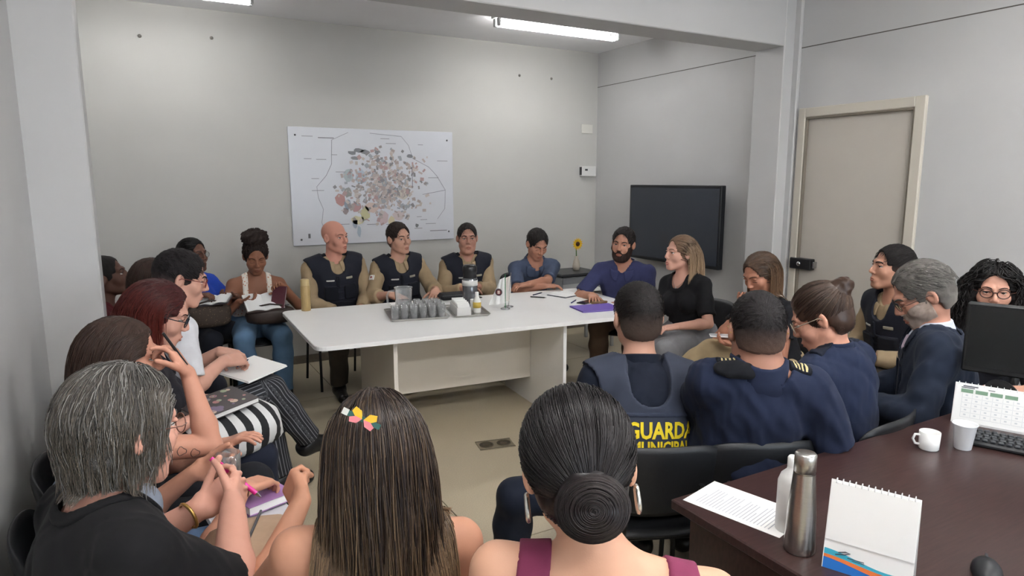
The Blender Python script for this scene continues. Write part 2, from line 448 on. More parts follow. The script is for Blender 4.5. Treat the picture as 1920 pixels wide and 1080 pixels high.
PEOPLE = {}
H_SKIN, H_CLOTH, H_HID = .0058, .0105, .028
def person(sp):
    """build one seated figure from a spec; coordinates in the spec are world metres"""
    th = math.radians(sp['th']); fx, fy = math.cos(th), math.sin(th)
    px, py = sp['pos']
    Wl = np.array([[fy, -fx, 0], [fx, fy, 0], [0, 0, 1]], f32)      # rows: local axes in world
    def loc(p): return (Wl @ (A3(p) - A3(px, py, 0))).astype(f32)
    root = empty('person', (px, py, 0), th - math.pi / 2)
    tag(root, sp['label'], 'person', sp.get('group'))
    fem = sp.get('fem', 0.0); g = sp.get('g', 1.0); sw = sp.get('sw', .148 if fem else .172); hs = sp.get('hs', 1.02 if fem else 1.05)
    H = loc(sp['head']); Rh = rot3(*[math.radians(a) for a in sp.get('hrot', (0, 0, 0))])
    pz = sp.get('pz', .555)
    p0 = A3(0, 0, pz)
    fwd0 = A3(0, 1, 0)
    N = H + A3(sp.get('nx', 0), -.035 + .0, -.165 * hs * sp.get('nl', 1.0)) + Rh @ A3(0, -.012, -.01)
    N = N.astype(f32)
    up = nrm(N - p0); fw = nrm(fwd0 - up * float(fwd0 @ up)); rt = np.cross(fw, up)
    sy = math.radians(sp.get('syaw', 0)); rt = nrm(rt * math.cos(sy) + fw * math.sin(sy)); fws = np.cross(up, rt)
    Rt = np.stack([rt, fws, up], 1).astype(f32)
    L = float(np.linalg.norm(N - p0))
    slump = sp.get('slump', .02)
    Cc = p0 + up * L * .66 - fw * slump * .5; Wt = p0 + up * L * .30 - fw * slump * .2
    SH = {}
    for s in (-1, 1):
        SH[s] = (N - up * (.055 + sp.get('drop', 0)) + rt * s * sw - fws * .005).astype(f32)
    # arms
    EL = {}; WR = {}; HD = {}
    sc = sp.get('arm', 1.0)
    for s, key in ((-1, 'L'), (1, 'R')):
        a = sp.get(key, {})
        w = loc(a['w']) if 'w' in a else A3(s * .10, .30, .66)
        hint = A3(a.get('hint', (s * .55, -.35, -.75)))
        l1, l2 = .275 * sc, .245 * sc
        EL[s] = ik(SH[s], w, l1, l2, hint).astype(f32); WR[s] = w
        dflt = w - EL[s]
        d = Wl @ A3(a['d']) if 'd' in a else nrm(dflt)
        n = Wl @ A3(a['n']) if 'n' in a else A3(0, 0, -1)
        HD[s] = Hand(w + nrm(d) * .004, d, n, s, a.get('curl', .55), a.get('spread', 1.0), a.get('thumb', .35), sp.get('hsz', .95 if fem else 1.03), a.get('index'))
    # legs
    KN = {}; AN = {}; TO = {}; HP = {}
    for s, key in ((-1, 'LL'), (1, 'RL')):
        a = sp.get(key, {})
        HP[s] = A3(s * .088 * g ** .5, .02, pz - .02)
        KN[s] = loc(a['k']) if 'k' in a else A3(s * .13, .43, pz - .035)
        AN[s] = loc(a['a']) if 'a' in a else A3(s * .125, .40, .085)
        TO[s] = (AN[s] + nrm(Wl @ A3(a['t'])) * .15).astype(f32) if 't' in a else AN[s] + A3(s * .02, .16, -.045)
    # ---------------- body surface
    jw, fat = sp.get('jw', .93 if fem else 1.0), sp.get('fat', 0.0)
    def headf(P): return head_sdf(((P - H) @ Rh / hs).astype(f32), jw, fat, fem, sp.get('ears', True)) * hs
    headb = bounded(headf, H, .15 * hs)
    nk = (.047 if fem else .056) * sp.get('neck', 1.0)
    Nt = (H + Rh @ A3(0, -.022, -.062)).astype(f32)
    def neckf(P, o=0.0):
        return cap(P, (N - up * .03).astype(f32), Nt, nk * 1.12 + o, nk + o)
    bust = sp.get('bust', .6 if fem else 0.0)
    cw = sw / .178
    def torso(P, o=0.0):
        d = cap(P, p0 - rt * .065 * g, p0 + rt * .065 * g, .112 * g + o, .112 * g + o)
        d = smin(d, ell(P, Wt, (.142 * g + o, .108 * g * g + o, .17 + o), Rt), .05)
        if sp.get('belly'): d = smin(d, ell(P, Wt + fw * .05 - up * .02, (.13 * g + o, .11 * sp['belly'] + o, .13 + o), Rt), .05)
        d = smin(d, ell(P, Cc, (.158 * cw * g ** .6 + o, (.108 if fem else .118) * g ** .5 + o, .175 + o), Rt), .05)
        c2 = (N - up * .062).astype(f32)
        d = smin(d, cap(P, (c2 - rt * (sw - .035)).astype(f32), (c2 + rt * (sw - .035)).astype(f32), .052 + o, .052 + o), .05)
        for s in (-1, 1):
            d = smin(d, cap(P, (N + up * .005 - fws * .012).astype(f32), SH[s] + up * .012, nk * .75 + o, .042 + o), .035)
            if bust: d = smin(d, ell(P, (Cc + rt * s * .075 + fws * .085 - up * .015).astype(f32), (.068 * (.6 + bust * .5) + o,) * 2 + (.066 + o,), Rt), .03)
        return d
    ag = sp.get('ag', .88 if fem else 1.0)
    def upper(P, s, o0=0.0, o1=0.0):
        return cap(P, SH[s], EL[s], .052 * ag + o0, .041 * ag + o1)
    def fore(P, s, o0=0.0, o1=0.0):
        m_ = EL[s] * .72 + WR[s] * .28
        d = cap(P, EL[s], m_, .040 * ag + o0, .041 * ag + o0)
        return smin(d, cap(P, m_, WR[s], .041 * ag + o0, .0265 * ag + o1), .02)
    hf = {s: HD[s].sdf() for s in (-1, 1)}
    def arm(P, s):
        d = smin(upper(P, s), fore(P, s), .02)
        return smin(d, hf[s](P), .012)
    lg = sp.get('lg', g ** .5)
    def thigh(P, s, o=0.0): return cap(P, HP[s], KN[s], .088 * lg + o, .058 * lg + o)
    def calf(P, s, o0=0.0, o1=0.0):
        m_ = KN[s] * .68 + AN[s] * .32
        d = cap(P, KN[s], m_, .054 * lg + o0, .055 * lg + o0)
        return smin(d, cap(P, m_, AN[s], .055 * lg + o0, .036 * lg + o1), .02)
    def leg(P, s, o=0.0): return smin(thigh(P, s, o), calf(P, s, o, o), .02)
    def foot(P, s, o=0.0):
        t = TO[s]; a = AN[s]
        hl = (a + nrm(a - t) * .03 + (A3(0, 0, -.035) if abs(float((t - a)[2])) < .12 else A3(0, 0, 0))).astype(f32)
        d = cap(P, a, hl, .036 + o, .034 + o)
        return smin(d, cap(P, hl, t, .035 + o, .030 + o), .03)
    def body(P):
        d = smin(headb(P), neckf(P), .018)
        d = smin(d, torso(P), .035)
        for s in (-1, 1): d = smin(d, upper(P, s), .03)
        low = np.full(len(P), 9, f32)
        for s in (-1, 1):
            low = np.minimum(low, smin(fore(P, s), hf[s](P), .02))
        d = smin(d, low, .006)
        for s in (-1, 1): d = smin(d, leg(P, s), .03); 
        for s in (-1, 1): d = smin(d, foot(P, s), .015)
        return d
    allp = np.stack([H + A3(0, 0, .13), H - A3(.1, .1, 0), H + A3(.1, .1, 0), p0 - A3(.2 * g, .2 * g, .13), p0 + A3(.2 * g, .2 * g, 0)] +
                    [v for D_ in (SH, EL, WR, KN, AN, TO) for v in D_.values()] + [h_.W + h_.d * .2 for h_ in HD.values()])
    lo, hi = allp.min(0) - .07, allp.max(0) + .07; lo[2] = max(lo[2], -.005)
    c = sp['cloth']
    bare_leg = sp.get('bareleg', False)
    # exposed skin fine, covered skin coarse (shrunk so that it stays below the clothes)
    top = c.get('top', {})
    sl = top.get('sleeve', .75)          # 0..1 upper arm, 1..2 forearm, 0 = none
    tank = top.get('kind') in ('tank',)
    def cover(P, mg=0.0):
        """<0 where clothes hide the skin"""
        z = (P - (N - up * ((.16 if tank else .045) + mg)).astype(f32)) @ up
        m = np.where(z > 0, z, -.1)
        for s in (-1, 1):
            du = upper(P, s, .03, .03); df = smin(fore(P, s, .02, .02), hf[s](P) - .02, .01)
            if sl < 1:
                e = SH[s] + (EL[s] - SH[s]) * max(0, sl - .12)
                t = (P - e) @ nrm(EL[s] - SH[s])
                m = np.where((du < mg) & (t > -mg), .05, m); m = np.where(df < .005 + mg, .05, m)
            else:
                e = EL[s] + (WR[s] - EL[s]) * (sl - 1 - .10)
                t = (P - e) @ nrm(WR[s] - EL[s])
                m = np.where((df < .01 + mg) & (t > -mg), .05, m)
        return m
    boxes_lo = np.minimum(lo, lo); 
    exp_pts = [H + A3(0, 0, .15), H - A3(.13, .14, .2), H + A3(.13, .14, 0)]
    for s in (-1, 1):
        exp_pts += [WR[s], HD[s].W + HD[s].d * .2 + HD[s].n * .05, EL[s] - A3(.05, .05, .05), EL[s] + A3(.05, .05, .05)]
        if sl < .8: exp_pts += [SH[s] + A3(.07, .07, .07), SH[s] - A3(.07, .07, .07)]
    exp_pts = np.stack(exp_pts); elo, ehi = exp_pts.min(0) - .05, exp_pts.max(0) + .05
    hsk = sp.get('hskin', H_SKIN)
    def torso_b(P):
        dc = cap(P, p0, N, .26 * g, .27 * g).astype(f32); m = dc < .04
        if m.any(): dc[m] = torso(P[m])
        return dc
    def upper_body(P):
        d = smin(headb(P), neckf(P), .018)
        d = smin(d, torso_b(P), .035)
        for s in (-1, 1): d = smin(d, upper(P, s), .03)
        low = np.full(len(P), 9, f32)
        for s in (-1, 1): low = np.minimum(low, smin(fore(P, s), hf[s](P), .02))
        return smin(d, low, .006)
    V1, F1 = isosurf(upper_body, elo, ehi, hsk, 2 if 'hskin' in sp else 1, lambda C: cover(C, .035) > 0)
    cv = cover(V1)
    F1 = F1[(cv[F1] > 0).any(1)]
    used = np.unique(F1); mp = np.full(len(V1), -1); mp[used] = np.arange(len(used)); V1 = V1[used]; F1 = mp[F1]
    V2, F2 = isosurf(lambda P: body(P) + .004, lo, hi, H_HID, 1)
    cv = cover(V2); F2 = F2[(cv[F2] < .02).all(1)] if not bare_leg else F2[(cv[F2] < .02).all(1)]
    V = np.concatenate([V1, V2]); F = np.concatenate([F1, F2 + len(V1)])
    skin = sp['skin']
    sm = mat('skin_%d_%d_%d' % skin, skin, rough=.52, noise=.06, nscale=9, bump=.05, bscale=350, spec=.35)
    bo = link('body', raw_mesh('body', V, F, sm), root)
    tag(bo)
    # ---------------- face
    hm = lambda p: Matrix.Translation(Vector(H.tolist())) @ Matrix(Rh.tolist()).to_4x4() @ Matrix.Scale(hs, 4)
    HM = hm(0)
    def fyv(xz, off=0.0):
        Q = np.array([(x, .13, z) for x, z in xz], f32)
        for _ in range(12): Q[:, 1] -= head_sdf(Q, jw, fat, fem, False) * .9
        return [(float(q[0]), float(q[1]) + off, float(q[2])) for q in Q]
    fy_ = fyv
    face = sp.get('face', True)
    hc = (sp.get('hair') or {}).get('col', (30, 24, 22))
    if face:
        look = sp.get('look', 0.0); closed = sp.get('closed', False)
        for s in (-1, 1):
            if not closed:
                e = MB().ball((0, 0, 0), .0118, 14)
                fm = []
                me = None
                gaze = nrm(A3(math.sin(look), math.cos(look), sp.get('lookz', -.05)))
                for i, fc in enumerate(e.F):
                    cc = np.mean([e.V[k] for k in fc], 0); cc = cc / np.linalg.norm(cc)
                    dt = float(cc @ gaze); e.M[i] = 2 if dt > .965 else (1 if dt > .84 else 0)
                e.xf(lambda v: HM @ (v + Vector((s * .032, .0735, .0055))))
                e.build('eye', [mat('eye_white', (205, 200, 195), .3), mat('iris_brown', (52, 34, 24), .2), mat('pupil', (8, 8, 8), .2)], bo)
            lz = -.002 if closed else .0085
            ls = MB(); pts = fyv([(s * x, z) for x, z in ((.0165, lz - .003), (.023, lz + .002 * (-1 if closed else 1)), (.032, lz + .004 * (-1 if closed else 1)), (.040, lz + .002 * (-1 if closed else 1)), (.047, lz - .003))], .0006)
            ls.tube(pts, [.0006, .0011, .0013, .0012, .0007], 5)
            ls.xf(lambda v: HM @ v); ls.build('eyelash', mat('lash', (24, 18, 16), .7), bo)
            bz = .026
            bw = .0018 if fem else .0030
            eb = MB(); pts = fyv([(s * x, z) for x, z in ((.013, bz - .001), (.022, bz + .003), (.033, bz + .0055), (.043, bz + .004), (.051, bz - .002))], .001)
            eb.tube(pts, [bw * .9, bw * 1.25, bw * 1.2, bw, bw * .4], 6, flat=1.0)
            eb.xf(lambda v: HM @ v); bc = sp.get('brow', tuple(min(120, int(c_ * .8)) for c_ in hc)); eb.build('eyebrow', mat('brow_%d_%d_%d' % bc, bc, .9), bo)
        lc = sp.get('lip', tuple(int(a * b) for a, b in zip(skin, (.86, .68, .66))))
        lm = mat('lip_%d_%d_%d' % lc, lc, .45)
        mo = MB()
        op = sp.get('mouth', 0.0)
        for zz, hh_ in ((-.0600, .0036), (-.0735 - op, .0042)):
            n_ = 9; pts = []
            for i in range(n_):
                x = (-1 + 2 * i / (n_ - 1)) * .0215; z = zz * (1 - abs(x / .0215) ** 2) + (-.0665 - op * .5) * abs(x / .0215) ** 2
                pts.append((x, z))
            pts = fyv(pts, -.0014)
            mo.tube(pts, [hh_ * (.25 + .75 * math.sin(math.pi * i / (n_ - 1))) for i in range(n_)], 6)
        mo.xf(lambda v: HM @ v); mo.build('lips', lm, bo)
    # ---------------- clothes
    seed = sp.get('seed', px * 7 + py * 3)
    hc_ = sp.get('hcloth', H_CLOTH)
    def build_sdf(name, f, mt, parent=root, h=hc_, lo_=lo, hi_=hi, proj=1):
        V, F = isosurf(f, lo_, hi_, h, proj)
        if len(F) == 0: return None
        return link(name, raw_mesh(name, V, F, mt), parent)
    fold = sp.get('fold', .0035)
    kind = top.get('kind', 'tee')
    tmat = top.get('mat') or fabric('cloth_%d_%d_%d' % top['col'], top['col'])
    ease = top.get('ease', .011); slv = top.get('cuff', .016)
    scoop = top.get('scoop', (.035, .004) if top.get('collar') else (.055, .02))       # depth in front, radius add
    def sleeve(P, s, o=0.0):
        if sl <= 0: return np.full(len(P), 9, f32)
        if sl <= 1:
            e = SH[s] + (EL[s] - SH[s]) * sl
            d = upper(P, s, ease + .002 + o, slv + .008 + o)
            return smax(d, (P - e) @ nrm(EL[s] - SH[s]), .004)
        e = EL[s] + (WR[s] - EL[s]) * (sl - 1)
        d = smin(upper(P, s, ease + .002 + o, slv + o), smax(fore(P, s, slv + o, slv * .8 + o), (P - e) @ nrm(WR[s] - EL[s]), .003), .03)
        return d
    def neckhole(P, o=0.0, dep=None, rad=None):
        dep = scoop[0] if dep is None else dep; rad = scoop[1] if rad is None else rad
        a = (N + fws * .055 - up * (dep - .03)).astype(f32); b = (N + up * .12 - fws * .02).astype(f32)
        d = cap(P, (N - up * .012).astype(f32), b, nk * 1.1 + rad, nk * 1.3 + rad)
        d = smin(d, cap(P, a, (N + fws * .10 + up * .09).astype(f32), rad + .022, rad + .06), .02)
        return d
    def topf(P):
        d = torso(P, ease)
        for s in (-1, 1): d = smin(d, sleeve(P, s), .03)
        w = folds(P, 15, seed) + .5 * folds(P * A3(1, 1, .6), 44, seed + 2)
        d = d + fold * w
        d = smax(d, -neckhole(P), .003)
        d = smax(d, -((P - A3(0, 0, sp.get('hem', .475))) @ A3(0, 0, 1)), .004)
        return d
    def tankf(P):
        d = torso(P, .007) + .0015 * folds(P, 20, seed)
        zz = (P - N) @ up; xx = np.abs((P - N) @ rt)
        strap = smax(np.abs(xx - top.get('sx', .075)) - top.get('sw', .018), -(zz + .22), .004)
        bodyp = zz + top.get('drop', .15)
        d = smax(d, np.minimum(bodyp, strap), .004)
        d = smax(d, xx - .155, .006) if False else d
        return smax(d, -(P[:, 2] - .475), .004)
    if kind == 'tank': to = build_sdf(top.get('name', 'tank_top'), tankf, tmat)
    else: to = build_sdf(top.get('name', 'shirt'), topf, tmat)
    info = dict(root=root, body=bo, top=to, H=H, Rh=Rh, HM=HM, N=N, up=up, fws=fws, rt=rt, SH=SH, EL=EL, WR=WR, HD=HD, KN=KN, AN=AN, TO=TO, torso=torso, topf=topf, upper=upper, fore=fore,
                build_sdf=build_sdf, lo=lo, hi=hi, Cc=Cc, p0=p0, Wt=Wt, nk=nk, headf=headf, neckf=neckf, loc=loc, Wl=Wl, Rt=Rt, sw=sw, hs=hs, jw=jw, fat=fat, fem=fem, sl=sl, fy=fy_, body_f=upper_body, thigh=thigh, calf=calf, leg=leg, HP=HP, hf=hf, skin=skin, ease=ease, sleeve=sleeve, g=g, sp=sp)
    if kind != 'tank' and not top.get('collar') and top.get('band', True):
        def bandf(P): return smax(np.abs(torso(P, ease + .001) + fold * folds(P, 15, seed)) - .0045, np.abs(neckhole(P) - .004) - .0095, .004)
        build_sdf('neckband', bandf, tmat, to, .0046, N - A3(.16, .16, .15), N + .15, 1)
    if top.get('collar'):
        cc = top['collar'] if isinstance(top['collar'], tuple) else top['col']
        def colf(P):
            t = (P - N) @ up; ft = (P - N) @ fws; xx = np.abs((P - N) @ rt)
            dip = .55 * np.maximum(0, ft)
            B = torso(P, ease + .008)
            for s in (-1, 1): B = smin(B, sleeve(P, s, .008), .03)
            U = smin(neckf(P, .012), B + fold * folds(P, 15, seed), .022)
            if top.get('colkind') == 'stand': U = neckf(P, .015)
            d = np.abs(U) - (.0045 if top.get('colkind') != 'stand' else .0065)
            d = smax(d, t - top.get('colh', .044) + dip, .004)
            d = smax(d, neckf(P) - (.034 + .35 * np.maximum(0, ft)), .004)
            d = smax(d, -(t + .075), .004)
            return smax(d, np.where(ft > .01, .010 + .22 * np.maximum(0, .03 - t) - xx, -.05), .004)
        build_sdf('collar', colf, fabric('cloth_%d_%d_%d' % cc, cc), to if to else root, .0050, N - .16, N + .13)
    bot = c.get('bottom')
    if bot:
        bm = bot.get('mat') or fabric('cloth_%d_%d_%d' % bot['col'], bot['col'])
        o = bot.get('ease', .012)
        if bot['kind'] == 'trousers':
            def botf(P):
                d = smax(cap(P, p0 - rt * .065 * g, p0 + rt * .065 * g, .114 * g + o, .114 * g + o), P[:, 2] - (pz + .075), .004)
                for s in (-1, 1):
                    q = smin(thigh(P, s, o), calf(P, s, o + .004, o + bot.get('flare', .016)), .025)
                    e = AN[s] + (KN[s] - AN[s]) * bot.get('len', .06)
                    q = smax(q, (P - e) @ nrm(AN[s] - KN[s]), .004)
                    d = smin(d, q, .02)
                return d + fold * 1.1 * folds(P, 13, seed + 3)
            tr = build_sdf('trousers', botf, bm)
            if bot.get('ang') and tr:
                nv = len(tr.data.vertices); co = np.zeros(nv * 3, f32); tr.data.vertices.foreach_get('co', co); co = co.reshape(-1, 3)
                best = np.full(nv, 9, f32); an = np.zeros(nv, f32)
                for s in (-1, 1):
                    for a_, b_ in ((HP[s], KN[s]), (KN[s], AN[s])):
                        dd = cap(co, a_, b_, .07, .05); ax_ = nrm(b_ - a_); u_ = nrm(A3(1, 0, 0) - ax_ * ax_[0]); w_ = np.cross(ax_, u_)
                        q = co - a_; ph = np.arctan2(q @ w_, -(q @ u_) * s)
                        m_ = dd < best; best[m_] = dd[m_]; an[m_] = ph[m_]
                at = tr.data.attributes.new('Ang', 'FLOAT', 'POINT'); at.data.foreach_set('value', an)
        else:
            def botf(P):
                d = cap(P, p0 - rt * .065 * g, p0 + rt * .065 * g, .118 * g + o, .118 * g + o)
                mk_ = (KN[-1] + KN[1]) / 2; ma = (AN[-1] + AN[1]) / 2
                for s in (-1, 0, 1):
                    k_ = KN[s] if s else mk_; a_ = AN[s] if s else ma; h_ = HP[s] if s else (HP[-1] + HP[1]) / 2
                    d = smin(d, cap(P, h_, k_, .095 + o, .07 + o), .04); d = smin(d, cap(P, k_, a_, .072 + o, .085 + o), .04)
                e = ma + (mk_ - ma) * bot.get('len', .15)
                d = smax(d, (P - e) @ nrm(ma - mk_), .004)
                d = d + .006 * folds(P * A3(1.6, 1.6, .5), 15, seed)
                return smax(d, P[:, 2] - (pz + .085), .004)
            build_sdf('skirt', botf, bm)
    sh = c.get('shoes', (24, 22, 22))
    if sh:
        for s in (-1, 1):
            fl_ = float(min(TO[s][2], AN[s][2])) < .14
            def shf(P, s=s):
                d = foot(P, s, .010)
                d = smax(d, ((P - AN[s]) @ nrm(KN[s] - AN[s])) - .02, .004)
                return smax(d, -(P[:, 2] - .004), .004) if fl_ else d
            p_ = np.stack([AN[s], TO[s]])
            so = build_sdf('shoe', shf, mat('shoe_%d_%d_%d' % sh, sh, .35, noise=.05), root, .008, p_.min(0) - .1, p_.max(0) + .1)
    # ---------------- hair
    hair = sp.get('hair')
    if hair: make_hair(info, hair)
    if sp.get('glasses'): make_glasses(info, sp['glasses'])
    PEOPLE[sp['id']] = info
    return info

def keep_region(Q, k):
    x, y, z = np.abs(Q[:, 0]), Q[:, 1], Q[:, 2]
    fr = k.get('front', .101); side = k.get('side', .026); sb = k.get('burn', -.030); nape = k.get('nape', -.088)
    face = ell(Q, A3(0, .112, fr - .098), (.072 + k.get('fw', 0), .112 - side, .098))
    b = np.minimum(np.where(z > .03, -1.0, .018 - z), np.maximum(y - side - .01, sb - z))
    c = np.maximum(y + .034, nape - z + .3 * np.maximum(0, x - .03))
    d = smax(smin(b, c, .02), -face, .008) + k.get('edge', .0025) * folds(Q, 110, 2)
    if k.get('earcut', True):
        S = np.stack([x, y, z], 1).astype(f32)
        d = smax(d, -ell(S, A3(.085, -.010, -.014), (.04, .021, .034)), .005)
    return d

def make_hair(I, k):
    H, Rh, hs = I['H'], I['Rh'], I['hs']
    col = np.array(srgb(*k['col']), f32)
    t = k.get('t', .010)
    fade = k.get('fade')
    def capf(P, tt=t):
        Q = ((P - H) @ Rh / hs).astype(f32)
        d = ell(Q, A3(0, -.016 - k.get('back', 0), .034 + k.get('lift', 0)), (.076 + tt * k.get('sx', .55), .097 + tt + k.get('back', 0), .087 + tt + k.get('lift', 0)))
        d = smin(d, ell(Q, A3(0, -.045, -.03), (.062 + tt * .8, .052 + tt * .8, .06)), .03)
        if k.get('bump', .0015): d = d + k.get('bump', .0015) * folds(Q, k.get('bf', 70), 3)
        d = smax(d, keep_region(Q, k), .006)
        if k.get('bangs'): pass
        return d * hs
    def vol(P):
        d = capf(P)
        Q = ((P - H) @ Rh / hs).astype(f32)
        for c, r in k.get('vol', ()): d = smin(d, ell(Q, A3(c), r) + k.get('vbump', .003) * folds(Q, 60, 1), .025)
        return d
    V, F = isosurf(vol, H - k.get('ext', .26) if k.get('vol') else H - .17, H + (.26 if k.get('vol') else .17), k.get('h', .006))
    Q = (V - H) @ Rh / hs
    n_ = np.random.RandomState(5)
    cc = np.repeat(col[None], len(V), 0) * (1 + .12 * np.sin(Q[:, :1] * 190 + 3 * np.sin(Q[:, 1:2] * 60)))
    if fade:
        f = np.clip((Q[:, 2:3] - fade[0]) / (fade[1] - fade[0]), 0, 1)
        f = np.where(Q[:, 1:2] > .06, np.maximum(f, .6), f)
        cc = cc * f + np.array(srgb(*fade[2]), f32) * (1 - f)
    hm_ = mat('hair_short' if not k.get('gloss') else 'hair_gloss', k['col'], .75 if not k.get('gloss') else .32, attr=True, bump=.5 if not k.get('gloss') else .08, bscale=420, spec=.35)
    ho = link('hair', raw_mesh('hair', V, F, hm_, True, cc), I['root'])
    st = k.get('strands')
    if st:
        R = np.random.RandomState(int(abs(I['sp'].get('seed', 1) * 13)) % 1000 + 7)
        n = st['n']; T = st.get('T', 16)
        # roots on the scalp inside the hairline
        u = R.normal(size=(n * 5, 3)).astype(f32); u /= np.linalg.norm(u, axis=1, keepdims=True)
        Qs = u * A3(.078 + t * .6, .099 + t * .6, .089 + t * .6) + A3(0, -.016 - k.get('back', 0) * .8, .034 + k.get('lift', 0) * .8)
        if target_ := st.get('target'):
            m2 = R.rand(len(Qs)) < .25
            Qs[m2] = u[m2] * A3(.063 + t * .8, .053 + t * .8, .061) + A3(0, -.045, -.03)
            m2 = m2 & (ell(Qs, A3(0, -.016, .034), (.076 + t * .4, .097 + t * .8, .087 + t * .8)) < 0)
            Qs[m2] = A3(0, .2, 0)
        ok = (keep_region(Qs, k) < .002) & (Qs[:, 2] > st.get('zmin', -1))
        Qs = Qs[ok][:n]; n = len(Qs)
        if st.get('part') is not None:
            side = np.where(Qs[:, 0] > st['part'], 1.0, -1.0)
        else: side = np.sign(Qs[:, 0] + 1e-4)
        Pn = Qs.copy()
        step = np.full(n, 1.0, f32) * st['len'] / (T - 1) * (1 + st.get('lv', .18) * (R.rand(n) * 2 - 1))
        dist_top = np.clip((.12 - Qs[:, 2]) / .2, 0, 1)
        step *= (1 - st.get('level', .45) * dist_top)      # roots lower down give shorter strands, ends level off
        paths = np.zeros((n, T, 3), f32); ph = R.rand(n) * 6.28; ph2 = R.rand(n) * 6.28
        gdir_h = (Rh.T @ A3(0, 0, -1))
        vprev = np.zeros((n, 3), f32)
        target = st.get('target')
        off = (t * (.3 + .9 * R.rand(n)) if target is None else t * (1.0 + .22 * R.rand(n))) + st.get('puff', 0) * R.rand(n) + k.get('back', 0) * 2.1 * np.clip((.03 - Qs[:, 1]) / .09, 0, 1)
        tors = I['torso']
        for i in range(T):
            paths[:, i] = Pn
            if target is not None:
                v = A3(target) - Pn; v /= np.linalg.norm(v, axis=1, keepdims=True) + 1e-6
            else:
                v = np.repeat(gdir_h[None], n, 0) * st.get('grav', 1.0)
                fl = np.clip(1 - i / (T * .35), 0, 1)
                v = v + fl * np.stack([side * np.clip(np.abs(Qs[:, 0]) / .06, 0, 1) * np.clip((Qs[:, 1] + .10) / .12, .12, 1) * st.get('sidew', .7), np.full(n, st.get('backw', -.5)), np.zeros(n)], 1)
                v = v + st.get('inward', 0) * np.stack([-Pn[:, 0], np.zeros(n), np.zeros(n)], 1) * (i / T) * 8
            v = v + .9 * vprev
            if target is None and st.get('part_face', True):
                fm = ((Pn[:, 1] > st.get('fy0', .0)) & (Pn[:, 2] < .095) & (np.abs(Pn[:, 0]) < .074))[:, None]
                v = v + fm * np.stack([side * 1.3, np.full(n, -1.5), np.zeros(n)], 1)
            # keep on the outside of the head
            e = .004
            d0 = ell(Pn, A3(0, -.016, .034), (.076, .097, .087)); d1 = ell(Pn, A3(0, .02, -.03), (.066, .075, .09)); d0 = np.minimum(d0, d1)
            G = np.zeros_like(Pn)
            for a in range(3):
                o = np.zeros(3, f32); o[a] = e
                G[:, a] = np.minimum(ell(Pn + o, A3(0, -.016, .034), (.076, .097, .087)), ell(Pn + o, A3(0, .02, -.03), (.066, .075, .09))) - d0
            G /= np.linalg.norm(G, axis=1, keepdims=True) + 1e-9
            near = np.clip(1 - d0 / .03, 0, 1)[:, None]
            v = v / (np.linalg.norm(v, axis=1, keepdims=True) + 1e-9)
            v = v - G * np.einsum('ij,ij->i', v, G)[:, None] * near
            v = v / (np.linalg.norm(v, axis=1, keepdims=True) + 1e-9)
            vprev = v
            Pn = Pn + v * step[:, None]
            w = st.get('wave', 0) * min(1, i / 4) * st.get('wgrow', 1)
            if w:
                q = i * st.get('wf', .9)
                Pn = Pn + (np.stack([np.sin(q + ph), np.cos(q * .9 + ph2), .4 * np.sin(q * 1.1 + ph2)], 1) * w).astype(f32)
            d0 = np.minimum(ell(Pn, A3(0, -.016, .034), (.076, .097, .087)), ell(Pn, A3(0, .02, -.03), (.066, .075, .09)))
            push = np.maximum(0, off - d0)[:, None]
            Pn = (Pn + G * push).astype(f32)
            # and outside of the clothes
            Pb = (Pn * hs @ Rh.T + H).astype(f32)
            db = np.minimum(tors(Pb, .018), np.minimum(I['upper'](Pb, -1, .014, .014), I['upper'](Pb, 1, .014, .014)))
            db = np.minimum(db, I['neckf'](Pb, .004)) - off * .5
            m = db < 0
            if m.any():
                Pm = Pb[m]; Gb = np.zeros_like(Pm)
                fb = lambda X: np.minimum(np.minimum(tors(X, .018), np.minimum(I['upper'](X, -1, .014, .014), I['upper'](X, 1, .014, .014))), I['neckf'](X, .004))
                for a in range(3):
                    o = np.zeros(3, f32); o[a] = .004
                    Gb[:, a] = fb(Pm + o) - fb(Pm - o)
                Gb /= np.linalg.norm(Gb, axis=1, keepdims=True) + 1e-9
                Pb[m] = Pm - Gb * db[m][:, None]
                Pn[m] = ((Pb[m] - H) @ Rh / hs)
        if st.get('clump'):
            kk, cs = st['clump']; gi = R.choice(n, kk, replace=False)
            mid = paths[:, T // 2]
            near_g = gi[np.argmin(((mid[:, None] - mid[gi][None]) ** 2).sum(2), 1)]
            tw = (np.linspace(0, 1, T) ** 1.3 * cs)[None, :, None]
            paths = (paths * (1 - tw) + paths[near_g] * tw).astype(f32)
        W = paths * hs @ Rh.T + H
        c0 = np.array(srgb(*st.get('c0', k['col'])), f32); c1 = np.array(srgb(*st.get('c1', k['col'])), f32)
        tt = np.linspace(0, 1, T)[None, :, None] ** st.get('cg', 1.5)
        rv = R.rand(n, 1, 1)
        mixr = np.clip(tt + (rv - .5) * st.get('cv', .3), 0, 1)
        cols = (c0 * (1 - mixr) + c1 * mixr) * (.82 + .36 * R.rand(n, 1, 1))
        if st.get('c2'):
            sel = (R.rand(n) < st.get('p2', .3))[:, None, None]
            cols = np.where(sel, np.array(srgb(*st['c2']), f32) * (.8 + .4 * rv), cols)
        tri_tubes(W.astype(f32), (st.get('r', .0014) * (.6 + .8 * R.rand(n))).astype(f32), cols.astype(f32), 'hair_strands',
                  mat('hair_strand', (60, 45, 40), st.get('rough', .42), attr=True, spec=.45), ho)
    I['hair'] = ho
    b = k.get('beard')
